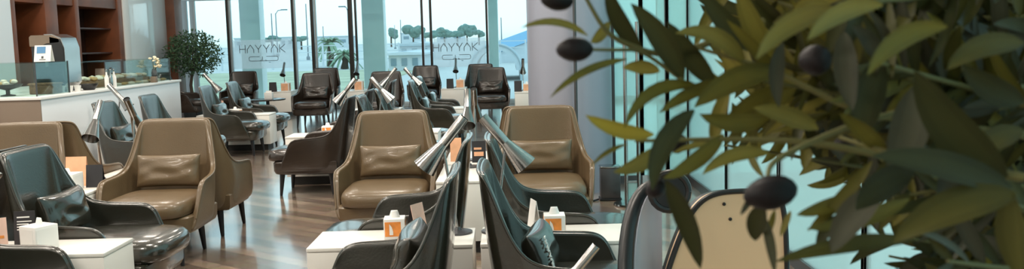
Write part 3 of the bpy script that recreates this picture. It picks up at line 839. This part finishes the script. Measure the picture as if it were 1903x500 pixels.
for k in range(3000):
    while True:
        v = Vector((rd.uniform(-1, 1), rd.uniform(-1, 1), rd.uniform(-1, 1)))
        if v.length < 1: break
    c = Vector((.06+v.x*.60, v.y*.5, 1.36+v.z*.50))
    if rd.random() < .25 and v.length > .8: continue
    g = rd.uniform(.5, 1.2)
    leafy(b, c, rd.uniform(.06, .10), .028, rdir(rd)+Vector((0, 0, .2)), rdir(rd), lay, (.085*g, .15*g, .075*g, 1), 2)
b.build('foliage', M['leaf'], t, angle=180)

# ------------------------------------------------------------------ right side floor items
t = thing('waste_bin', 'grey metal box bin standing by the grey column', 'bin', (.89, 8.33, 0))
b = MB(); b.box((-.09, -.07, .02), (.09, .07, .30), .01); b.build('body', M['dsteel'], t)
b = MB(); b.box((-.095, -.075, .30), (.095, .075, .318), .006); b.build('lid', M['steel'], t)
b = MB(); b.box((-.10, -.08, 0), (.10, .08, .022), .005); b.build('foot', M['black'], t)
b = MB(); b.tube([(.62, 8.2, .008), (.68, 8.25, .008), (.74, 8.26, .008), (.78, 8.3, .012)], .008, 8); tag(b.build('floor_cable', M['black']), 'short black cable on the floor beside the grey metal bin', 'cable')
pc = at(1176, 381, Z=0)
t = thing('barrier_stand', 'polished steel stand with twin uprights on a round base by the glass wall', 'stand', (pc.x, pc.y, 0))
b = MB(); b.lathe([(.165, 0), (.17, .008), (.165, .022), (.04, .034)], 40); b.build('round_base', M['steel'], t)
for sx in (-1, 1):
    b = MB(); b.tube([(sx*.055, 0, .03), (sx*.055, 0, 1.62)], .017, 16); o = b.build('upright', M['steel'], t)
for z in (.60, .20):
    b = MB(); b.box((-.055, -.006, z), (.055, .006, z+.018)); b.build('crossbar', M['steel'], t)
b = MB(); b.box((-.05, -.004, .035), (.05, .004, .20), .002); b.build('lower_panel', M['sideglass'], t)

# pod chair
t = thing('pod_chair', 'beige backed pod chair with dark rounded rim half behind the olive leaves', 'chair', (.70, 2.95, 0))
def arch_poly(w, z0, z1, r, n=8, p=2.6):
    pts = [(-w, z0)]
    for k in range(2*n+1):
        a = pi - pi*k/(2*n); c, s_ = cos(a), sin(a)
        x = w*abs(c)**(2/p)*(1 if c >= 0 else -1); z = (z1-r) + r*abs(s_)**(2/p)
        pts.append((x, z))
    pts.append((w, z0)); return pts
def smooth_loop(P, n=3):
    for _ in range(n):
        Q = [P[0]]
        for i in range(len(P)-1):
            a, c = P[i], P[i+1]
            Q += [(a[0]*.75+c[0]*.25, a[1]*.75+c[1]*.25), (a[0]*.25+c[0]*.75, a[1]*.25+c[1]*.75)]
        P = Q + [P[-1]]
    return P
ARCH = smooth_loop([(-.25, .42), (-.232, .62), (-.198, .743), (-.160, .848), (-.118, .935), (-.058, .982), (.05, .988), (.15, .98), (.176, .92), (.184, .743), (.19, .42)])
def arch_scaled(k): return [(x*k, .42+(z-.42)*k) for x, z in ARCH]
b = MB(); b.prism(ARCH, -.03, .03); b.build('back_pad', M['beige'], t)
pts = arch_scaled(1.008)
b = MB(); b.tube([(x, -.03, z) for x, z in pts], .009, 10); b.build('piping', M['rim'], t)
b = MB(); b.prism(arch_scaled(.985), .03, .09); b.build('back_shell', M['rim'], t)
b = MB()
for (x, z) in ((-.02, .95), (.0, .90)): b.sphere((x, -.032, z), (.006, .004, .006), 2)
b.build('button', M['black'], t)
# wing on the left: vertical curved panel swept forward, dark padded rim
wing = []
for k in range(13):
    f = k/12; a = -.1 + 1.75*f
    wing.append((-.225-.13*sin(min(a, pi/2)), .05-.34*(1-cos(a))*.6, .40 + .60*cos(a*.92)**.55 if cos(a*.92) > 0 else .40))
for side in (-1,):
    b = MB(); rows = []
    for (x, y, z) in wing: rows.append([((x if side < 0 else -x), y, .36), ((x if side < 0 else -x), y, (.36+z)/2), ((x if side < 0 else -x), y, max(z, .44))])
    b.grid(rows); b.build('wing_panel', M['lav'], t, mods=solid(.03), angle=60)
    b = MB(); b.tube([((x if side < 0 else -x)*1.0, y, max(z, .44)) for (x, y, z) in wing], .026, 12); b.build('wing_rim', M['rim'], t)
b = MB(); b.box((-.33, -.42, .34), (.33, .06, .46), .05, 4); b.build('seat', M['beige'], t)
b = MB(); b.box((-.36, -.40, .16), (.36, .10, .34), .04, 3); b.build('seat_base', M['rim'], t)
b = MB(); b.lathe([(.24, 0), (.24, .02), (.05, .04), (.05, .17)], 28); b.build('pedestal', M['dsteel'], t)
b = MB(); 
ring = [(-.20+.06*cos(2*pi*k/20), -.055, 1.00+.06*sin(2*pi*k/20)) for k in range(21)]
b.tube(ring, .012, 8); b.lathe([(0, 0), (.05, 0), (.05, .02), (0, .02)], 20, Matrix.Translation((-.20, -.045, 1.0)) @ Matrix.Rotation(pi/2, 4, 'X'), cap=False); b.build('headrest_speaker', M['black'], t)

# ------------------------------------------------------------------ foreground olive tree
FT = thing('olive_tree', 'large olive tree with black olives filling the right foreground', 'tree', (.80, .80, 0))
org = Vector((.80, .80, 0))
b = MB(); b.lathe([(.16, 0), (.18, .02), (.22, .40), (.20, .40), (.17, .35), (0, .35)], 32, cap=False); b.build('planter', M['pot'], FT)
b = MB(); b.lathe([(0, .355), (.19, .355)], 24, cap=False); b.build('soil', M['soil'], FT)
def L_(p): return p - org
b = MB(); b.tube([(0, 0, .35), (-.02, .01, .8), (-.05, -.02, 1.25), (-.06, -.02, 1.6), (-.03, 0, 2.0)], [.032, .028, .022, .016, .008], 12); b.build('trunk', M['bark'], FT)
TW = []   # twig polylines in world space
def twig(pts, r0=.0028, r1=.0012):
    P = [at(x, y, Y=d) for x, y, d in pts]
    dense = []
    for i in range(len(P)-1):
        for k in range(6): dense.append(P[i].lerp(P[i+1], k/6))
    dense.append(P[-1])
    for _ in range(4): dense = [dense[0]] + [(dense[i-1]+dense[i]*2+dense[i+1])/4 for i in range(1, len(dense)-1)] + [dense[-1]]
    TW.append((dense, r0, r1)); return dense
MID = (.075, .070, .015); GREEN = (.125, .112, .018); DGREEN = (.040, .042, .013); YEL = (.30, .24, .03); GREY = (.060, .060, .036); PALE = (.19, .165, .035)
fol = MB(); flay = fol.bm.loops.layers.float_color.new('tone')
rd = random.Random(5)
def leaf3(p0, p1, p2, w, roll, col, cup=.22):
    """leaf along a quadratic curve; roll turns the blade about its axis from facing the camera"""
    segs = 9; prev = None
    eye = Vector((0, 0, H))
    for i in range(segs+1):
        f = i/segs
        p = p0*(1-f)**2 + p1*(2*f*(1-f)) + p2*f*f
        tg = ((p1-p0)*(1-f) + (p2-p1)*f).normalized()
        view = (eye-p).normalized()
        s = tg.cross(view).normalized(); n = s.cross(tg)
        s = (Quaternion(tg, roll) @ s); n = s.cross(tg)
        ww = w*.5*(max(0., sin(pi*(f**.85)*.97+.04))**.75) if i < segs else w*.012
        if i == 0: ww = w*.06
        row = [L_(p - s*ww + n*(ww*cup)), L_(p - s*ww*.5 + n*(ww*cup*.35)), L_(p), L_(p + s*ww*.5 + n*(ww*cup*.35)), L_(p + s*ww + n*(ww*cup))]
        row = [fol.bm.verts.new(v) for v in row]
        if prev:
            for k in range(4):
                fc = fol.bm.faces.new([prev[k], prev[k+1], row[k+1], row[k]])
                sh = 1.18 if k in (1, 2) else 1.0
                for lp in fc.loops: lp[flay] = (col[0]*sh, col[1]*sh, col[2]*sh, 1)
        prev = row
def leafpx(bx, by, tx, ty, wpx, d0, d1, col, bend=0., roll=None):
    """leaf from base pixel to tip pixel; bend shifts the middle sideways by that many pixels"""
    p0 = at(bx, by, Y=d0); p2 = at(tx, ty, Y=d1)
    dx, dy = tx-bx, ty-by; L = max(1., sqrt(dx*dx+dy*dy))
    mx_, my_ = (bx+tx)/2 - dy/L*bend*2, (by+ty)/2 + dx/L*bend*2
    p1 = at(mx_, my_, Y=(d0+d1)/2)
    g = rd.uniform(.85, 1.15)
    leaf3(p0, p1, p2, wpx*(d0+d1)/2/1700, rd.uniform(-.5, .5) if roll is None else roll, tuple(c*g for c in col))
#LEAVES
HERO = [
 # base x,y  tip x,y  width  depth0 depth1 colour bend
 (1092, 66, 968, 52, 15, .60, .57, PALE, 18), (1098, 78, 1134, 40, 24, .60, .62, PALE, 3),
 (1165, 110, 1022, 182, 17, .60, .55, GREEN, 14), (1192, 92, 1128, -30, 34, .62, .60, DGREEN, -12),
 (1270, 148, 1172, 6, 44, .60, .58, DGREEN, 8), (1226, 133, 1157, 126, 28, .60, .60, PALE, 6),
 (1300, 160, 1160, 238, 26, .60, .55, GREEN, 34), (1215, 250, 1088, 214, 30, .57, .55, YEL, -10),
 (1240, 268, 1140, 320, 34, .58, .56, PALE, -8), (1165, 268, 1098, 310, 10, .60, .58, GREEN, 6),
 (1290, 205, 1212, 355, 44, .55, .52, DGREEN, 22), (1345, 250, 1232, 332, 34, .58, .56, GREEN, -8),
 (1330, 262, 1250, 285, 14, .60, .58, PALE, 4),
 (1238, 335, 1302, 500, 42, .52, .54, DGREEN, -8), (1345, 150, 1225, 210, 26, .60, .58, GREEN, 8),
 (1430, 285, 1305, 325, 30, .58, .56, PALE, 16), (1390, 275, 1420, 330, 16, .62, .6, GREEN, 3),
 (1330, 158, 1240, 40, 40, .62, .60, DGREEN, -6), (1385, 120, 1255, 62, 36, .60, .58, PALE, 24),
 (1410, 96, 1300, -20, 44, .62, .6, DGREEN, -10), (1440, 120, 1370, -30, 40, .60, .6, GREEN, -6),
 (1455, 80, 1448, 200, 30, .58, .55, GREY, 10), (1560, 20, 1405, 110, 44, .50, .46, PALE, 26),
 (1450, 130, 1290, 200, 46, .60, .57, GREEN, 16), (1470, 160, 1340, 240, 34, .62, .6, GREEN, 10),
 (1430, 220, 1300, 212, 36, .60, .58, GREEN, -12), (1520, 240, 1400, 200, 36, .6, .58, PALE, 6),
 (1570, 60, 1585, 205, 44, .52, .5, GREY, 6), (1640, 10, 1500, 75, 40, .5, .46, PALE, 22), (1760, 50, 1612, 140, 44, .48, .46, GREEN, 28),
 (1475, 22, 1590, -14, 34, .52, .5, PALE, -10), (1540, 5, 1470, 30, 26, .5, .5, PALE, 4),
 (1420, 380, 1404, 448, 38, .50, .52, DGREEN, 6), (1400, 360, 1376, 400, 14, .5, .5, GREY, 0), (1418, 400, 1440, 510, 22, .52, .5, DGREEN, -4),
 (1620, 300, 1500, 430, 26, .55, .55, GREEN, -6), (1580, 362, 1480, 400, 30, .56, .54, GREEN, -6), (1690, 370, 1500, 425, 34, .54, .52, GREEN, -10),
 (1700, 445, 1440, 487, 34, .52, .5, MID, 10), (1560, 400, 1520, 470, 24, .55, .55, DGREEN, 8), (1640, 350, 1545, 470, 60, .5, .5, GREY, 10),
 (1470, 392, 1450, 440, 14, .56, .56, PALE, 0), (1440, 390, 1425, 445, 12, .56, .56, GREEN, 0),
 (1880, 350, 1620, 290, 60, .47, .45, DGREEN, 12), (1890, 360, 1660, 450, 74, .46, .45, MID, 18), (1870, 330, 1700, 130, 80, .48, .46, DGREEN, -18),  # right-hand hero leaves mostly in darker tones, their shade painted into the colour
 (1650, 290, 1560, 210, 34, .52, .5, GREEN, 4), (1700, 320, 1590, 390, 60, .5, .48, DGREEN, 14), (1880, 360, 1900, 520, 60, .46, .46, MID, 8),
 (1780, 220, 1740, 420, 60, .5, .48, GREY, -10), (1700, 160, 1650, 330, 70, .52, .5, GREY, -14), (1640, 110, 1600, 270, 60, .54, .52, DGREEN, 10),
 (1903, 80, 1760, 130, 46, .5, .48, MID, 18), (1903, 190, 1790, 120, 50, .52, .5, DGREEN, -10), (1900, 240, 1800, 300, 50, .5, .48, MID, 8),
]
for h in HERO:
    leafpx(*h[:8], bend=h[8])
# dense crown behind: twigs running in from the right with paired leaves
def dens(x, y):
    if x < 1225: return 0
    if 1180 < x < 1470 and y > 318: return 0
    if x < 1480 and y > 300: return .08
    if 1450 < x < 1630 and y > 345: return .13
    if x < 1340: return .28 if y < 230 else .18
    if x < 1450: return .5
    if x < 1560: return .72
    return 1.
for k in range(150):
    y0 = rd.uniform(-80, 600); x0 = rd.uniform(1750, 2080) if k < 110 else rd.uniform(1430, 1750); d0 = rd.uniform(.58, 1.0)
    L = rd.uniform(250, 620) if k < 110 else rd.uniform(140, 320); ang = radians(rd.uniform(150, 215))
    x1 = x0 + L*cos(ang); y1 = y0 + L*sin(ang)*.6
    xm = (x0+x1)/2; ym = (y0+y1)/2 + rd.uniform(-50, 30)
    pts = [(x0, y0, d0), (xm, ym, d0+rd.uniform(-.04, .04)), (x1, y1, d0+rd.uniform(-.1, .06))]
    if dens(x1, y1) < .3: continue
    tw = twig(pts)
    nl = int(L/26)
    for i in range(nl):
        f = (i+.5)/nl; q = (1-f)**2; x = x0*q + 2*xm*f*(1-f) + x1*f*f; y = y0*q + 2*ym*f*(1-f) + y1*f*f
        for sgn in (-1, 1):
            a = ang + sgn*radians(rd.uniform(25, 75)); LL = rd.uniform(80, 165)
            tx, ty = x+LL*cos(a), y+LL*sin(a)
            if rd.random() > dens(tx, ty) or rd.random() > dens(x, y)+.1: continue
            col = rd.choice((GREEN, DGREEN, DGREEN, GREY, MID, DGREEN, GREY, MID)) if tx > 1500 else rd.choice((GREEN, MID, PALE, DGREEN))  # leaves further right drawn from darker tones: crown shade put into leaf colour
            dp = tw[min(len(tw)-1, int(f*(len(tw)-1)))].y
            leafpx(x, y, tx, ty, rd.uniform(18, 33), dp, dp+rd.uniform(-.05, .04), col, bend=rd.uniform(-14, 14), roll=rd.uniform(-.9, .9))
twig([(1903, 250, .60), (1600, 215, .58), (1440, 130, .60), (1300, 90, .60)])
twig([(1700, 300, .56), (1500, 262, .57), (1350, 258, .58), (1180, 262, .58)])
twig([(1420, 40, .62), (1240, 110, .61), (1130, 70, .60), (1080, -20, .60)])
twig([(1270, 150, .60), (1190, 92, .60), (1140, 93, .58), (1090, 92, .57)], .0016, .001)
twig([(1700, 200, .55), (1560, 240, .54), (1430, 300, .52), (1425, 345, .5)], .002, .0015)
twig([(1903, 330, .48), (1700, 300, .5), (1560, 255, .53)])
for (D, r0, r1) in TW:
    bb = MB(); n = len(D); bb.tube([L_(p) for p in D], [r0+(r1-r0)*i/(n-1) for i in range(n)], 6); bb.build('branch', M['twig'], FT)
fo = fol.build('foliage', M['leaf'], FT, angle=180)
def olive(px, py, wpx, hpx, d, ang=0.):
    p = L_(at(px, py, Y=d)); s = d/1700/2
    bb = MB(); bb.lathe([(0.001, -1), (.12, -.985), (.45, -.88), (.75, -.6), (.93, -.3), (1, 0), (.94, .32), (.78, .62), (.48, .86), (.16, .97), (.001, 1)], 24, cap=False)
    bb.bm.transform(Matrix.Translation(p) @ Matrix.Rotation(radians(ang), 4, 'Y') @ Matrix.Rotation(pi/2, 4, 'Y') @ Matrix.Diagonal((hpx*s, hpx*s, wpx*s, 1)))
    bb.build('olive_fruit', M['olive'], FT, angle=80)
olive(1068, 92, 70, 46, .57); olive(1035, 0, 62, 40, .58, 8); olive(1515, 112, 62, 58, .52); olive(1432, 358, 104, 66, .50, -10)
olive(1545, 22, 80, 40, .55, 0); olive(1218, 350, 40, 36, .60, -50); olive(1262, 268, 38, 30, .62, -60); olive(1570, 268, 40, 34, .6)

# ------------------------------------------------------------------ outdoors
b = MB(); b.box((-400, YW+.4, -.5), (400, 900, -.06)); o = b.build('ground_outside', M['apron']); struct(o)
b = MB(); b.box((3.5, -8, -.5), (60, YW+.4, -.14)); o = b.build('ground_terrace', M['apron']); struct(o)
b = MB(); b.box((-40, 26, -.06), (-5, 52, -.02)); o = b.build('lawn_ground', M['lawn']); struct(o)
def far_tree(px, base_py, wpx, hpx, Y, label):
    o = at(px, base_py, Y=Y); s = Y/1700; r = random.Random(int(px))
    t = thing('distant_tree', label, 'tree', (o.x, Y, -.06), 0, 'trees on the far skyline')
    zb = o.z
    b = MB(); b.tube([(0, 0, 0), (0, 0, zb+hpx*s*.5+.06)], .25, 8); b.build('trunk', M['bark'], t)
    b = MB()
    for k in range(7):
        b.sphere((r.uniform(-.32, .32)*wpx*s, r.uniform(-1, 1), zb+hpx*s*r.uniform(.35, .75)), (wpx*s*.26, wpx*s*.24, hpx*s*.30), 2, .18, k)
    b.build('crown', M['fartree'], t, angle=180)
names = {735: 'rounded tree left of the twin lamps on the far skyline', 765: 'wide tree on the far skyline above the twin lamps', 868: 'tallest skyline tree above the right lettering'}
for px, py, w_, h_ in ((462, 82, 26, 14), (505, 80, 30, 14), (560, 79, 32, 12), (727, 74, 24, 22), (768, 72, 40, 26), (800, 72, 30, 16), (826, 71, 34, 20), (850, 71, 26, 16), (868, 70, 32, 26), (890, 70, 24, 15)):
    side = 'behind the right lettering' if px > 800 else ('between the two column piers' if px > 700 else 'behind the left lettering')
    far_tree(px, py, w_, h_, 260+(px % 5)*8, 'hazy grey green tree on the far skyline ' + side)
def far_building(px0, px1, top, base, Y, label):
    a = at(px0, base, Y=Y); c = at(px1, top, Y=Y); w = c.x-a.x
    t = thing('distant_building', label, 'building', (a.x, Y, -.06), 0, 'low pale buildings on the skyline')
    h = c.z+.06
    b = MB(); b.box((0, 0, 0), (w, 12, h)); b.build('walls', M['farbuild'], t)
    b = MB(); b.box((-.2, -.2, h), (w+.2, 12.2, h+.35)); b.build('roof_slab', M['alu'], t)
    n = max(2, int(w/4))
    for k in range(n):
        b = MB(); b.box((w*(k+.25)/n, -.06, h-2.0), (w*(k+.75)/n, .02, h-.9)); b.build('window', M['farwin'], t)
far_building(436, 470, 72, 86, 300, 'pale low building at the left of the skyline by the first pier')
far_building(520, 545, 70, 80, 300, 'pale low building behind the street lamps')
far_building(590, 650, 68, 78, 320, 'long pale building behind the palm tree')
far_building(745, 785, 62, 74, 330, 'pale block between the skyline trees above the twin lamps')
far_building(812, 862, 62, 72, 340, 'pale block behind the right lettering')
def pole(px, top, base, Y, label, arm=None, w=.16):
    a = at(px, top, Y=Y); 
    t = thing('street_lamp' if arm else 'flag_pole', label, 'street lamp' if arm else 'pole', (a.x, Y, -.06))
    b = MB(); b.tube([(0, 0, 0), (0, 0, a.z)], [w*.6, w*.4], 8); b.build('mast', M['farpole'], t)
    b = MB(); b.lathe([(w*1.5, 0), (w*1.5, .3), (w*.8, .4)], 10); b.build('base', M['farpole'], t)
    if arm:
        L = arm*Y/1700
        b = MB(); b.tube([(0, 0, a.z-.1), (L*.3, 0, a.z+.35), (L, 0, a.z+.45)], w*.35, 8); b.build('arm', M['farpole'], t)
        b = MB(); b.box((L-.35 if L > 0 else L-.5, -.2, a.z+.36), (L+.5 if L > 0 else L+.35, .2, a.z+.52), .05); b.build('lamp_head', M['farpole'], t)
pole(512, 24, 80, 120, 'street lamp with arm pointing right outside the window', 15)
pole(504, 24, 80, 122, 'plain slim pole beside the street lamp pointing right')
pole(646, 18, 80, 110, 'street lamp curving left beside the thick window post', -9)
pole(568, 6, 80, 90, 'tall thin pole with a small crossbar outside', None, .12)
pole(600, 48, 80, 140, 'short slim pole left of the palm tree')
pole(733, 46, 75, 200, 'slim mast above the rounded skyline tree')
pole(744, 36, 75, 200, 'taller slim mast above the skyline trees', None, .2)
pole(931, 32, 75, 180, 'lattice mast behind the blue roof', None, .22)
def palm(px, basepy, crown_py, Y, label, R, seed, n=26):
    a = at(px, crown_py, Y=Y); zc = a.z; r = random.Random(seed)
    t = thing('palm_tree', label, 'palm tree', (a.x, Y, -.06))
    b = MB(); b.tube([(0, 0, 0), (.1, 0, zc*.5), (0, 0, zc)], [.22, .18, .16], 10); b.build('trunk', M['bark'], t)
    b = MB()
    for k in range(n):
        az = r.uniform(0, 2*pi); el = r.uniform(-.35, 1.2); L = R*r.uniform(.75, 1.1)
        d = Vector((cos(az)*cos(el), sin(az)*cos(el), sin(el)))
        pts = [Vector((0, 0, zc)) + d*L*f - Vector((0, 0, 1))*L*.75*f*f for f in (0, .25, .5, .75, 1)]
        side = d.cross(Vector((0, 0, 1))).normalized()
        prev = None
        for i, p in enumerate(pts):
            ww = R*.11*(1-.15*i) if i else .03
            row = [b.bm.verts.new(p-side*ww-Vector((0, 0, ww*.7))), b.bm.verts.new(p), b.bm.verts.new(p+side*ww-Vector((0, 0, ww*.7)))]
            if prev:
                for q in range(2): b.bm.faces.new([prev[q], prev[q+1], row[q+1], row[q]])
            prev = row
    b.build('fronds', M['palm'], t, angle=180)
palm(612, 128, 78, 62, 'tall feathery palm tree outside left of the thick window post', 1.5, 3)
palm(638, 135, 98, 55, 'lower bushy palm tree right beside the tall palm', 1.2, 8)
# perimeter fence
t = thing('perimeter_fence', 'pale post and rail fence outside the left windows', 'fence', (-23, 58, -.06))
for k in range(16):
    b = MB(); b.box((k*1.6-.05, -.05, 0), (k*1.6+.05, .05, 1.5)); b.build('post', M['farbuild'], t)
b = MB()
for z in (.5, 1.0, 1.4): b.box((0, -.02, z), (24, .02, z+.05))
b.build('rail', M['farbuild'], t)
# sheds and hangar on the right
def shed(px0, px1, top, eave, Y, label, roofm, dep=10.):
    a = at(px0, eave, Y=Y); c = at(px1, eave, Y=Y); tt = at((px0+px1)/2, top, Y=Y)
    w = c.x-a.x; ze = a.z+.06; zt = tt.z+.06
    t = thing('shed', label, 'shed', (a.x, Y, -.06))
    b = MB(); b.box((0, 0, 0), (w, dep, ze)); b.build('walls', M['farbuild'], t)
    b = MB(); b.prism([(-.3, ze), (w+.3, ze), (w+.3, ze+.1), (w*.5, zt), (-.3, ze+.1)], -.3, dep+.3); b.build('roof', M[roofm], t)
    b = MB()
    for k in range(3): b.box((w*(k+.2)/3, -.05, ze*.35), (w*(k+.7)/3, .02, ze*.8))
    b.build('window', M['farwin'], t)
shed(742, 800, 78, 86, 75, 'low grey roofed shed outside the middle window', 'alu', 12)
shed(722, 782, 96, 103, 48, 'pale flat shed outside behind the twin tilted lamps', 'farbuild', 8)
t = at(926, 76, Y=60); 
tt = thing('hangar', 'hangar with a sloping pale blue roof outside the window by the curtain', 'hangar', (t.x, 60, -.06))
z0 = t.z+.06; z1 = at(986, 38, Y=60).z; w = 3.6
b = MB(); b.prism([(0, z0-.75), (w, z1-.75), (w, z1), (0, z0)], 0, 14); b.build('roof', M['blueroof'], tt)
b = MB(); b.prism([(.05, 0), (w, 0), (w, z1-.76), (.05, z0-.76)], .2, 13.8); b.build('walls', M['farbuild'], tt)
c = at(922, 152, Y=34)
tt = thing('arched_canopy', 'pale arched walkway canopy outside the window by the curtain', 'canopy', (c.x, 34, -.06))
b = MB(); Rr = .92
rows = []
for yy in (0, 5):
    rows.append([(Rr*cos(pi*k/24), yy, .4+Rr*sin(pi*k/24)) for k in range(25)])
b.grid(rows); b.build('arch_skin', M['farbuild'], tt, mods=solid(.16), angle=60)
b = MB(); b.tube([((Rr+.05)*cos(pi*k/24), -.02, .4+(Rr+.05)*sin(pi*k/24)) for k in range(25)], .05, 8)
b.box((-Rr-.1, -.04, 0), (-Rr+.02, 5, .42)); b.box((Rr-.02, -.04, 0), (Rr+.1, 5, .42)); b.build('arch_rim', M['alu'], tt)

# ------------------------------------------------------------------ light
W = bpy.data.worlds.new('world'); SC.world = W; W.use_nodes = True
nt = W.node_tree; bg = nt.nodes['Background']
tc = nt.nodes.new('ShaderNodeTexCoord'); sx = nt.nodes.new('ShaderNodeSeparateXYZ'); rp = nt.nodes.new('ShaderNodeValToRGB')
cr = rp.color_ramp
cr.elements[0].position = 0.0; cr.elements[0].color = (.45, .45, .43, 1)
cr.elements[1].position = 1.0; cr.elements[1].color = (.55, .74, .95, 1)
for p_, c_ in ((.495, (.5, .5, .48, 1)), (.505, (.86, .92, .95, 1)), (.54, (.97, .98, .99, 1)), (.65, (.80, .90, 1., 1))):
    e = cr.elements.new(p_); e.color = c_
mr = nt.nodes.new('ShaderNodeMapRange'); mr.inputs['From Min'].default_value = -1
no = nt.nodes.new('ShaderNodeTexNoise'); no.inputs['Scale'].default_value = 3.; no.inputs['Detail'].default_value = 5
ad = nt.nodes.new('ShaderNodeMath'); ad.operation = 'MULTIPLY_ADD'; ad.inputs[1].default_value = .05; 
nt.links.new(tc.outputs['Generated'], sx.inputs[0]); nt.links.new(sx.outputs['Z'], mr.inputs['Value'])
nt.links.new(mr.outputs['Result'], rp.inputs['Fac']); nt.links.new(rp.outputs['Color'], bg.inputs['Color'])
bg.inputs['Strength'].default_value = .82
def area(name, loc, size, power, color, rot=(0, 0, 0), sy=None):
    l = bpy.data.lights.new(name, 'AREA'); l.energy = power; l.color = color; l.size = size
    if sy: l.shape = 'RECTANGLE'; l.size_y = sy
    o = bpy.data.objects.new(name, l); COL.objects.link(o); o.location = loc; o.rotation_euler = rot; return o
for yy in (-1.5, 2.5, 6., 9.5, 13., 16.5):
    for xx in (-6., -3.6, -1.2, .9):
        if (xx > .5 and yy < 4) or (xx > -2 and yy < 0): continue
        area('ceiling_light', (xx, yy, 4.57), .6, 37 if yy < 12 else 14, (1., .90, .78))
SC.view_settings.view_transform = 'Standard'; SC.view_settings.look = 'None'
SC.view_settings.exposure = 1.05; SC.view_settings.gamma = 1.0; SC.view_settings.use_curve_mapping = False
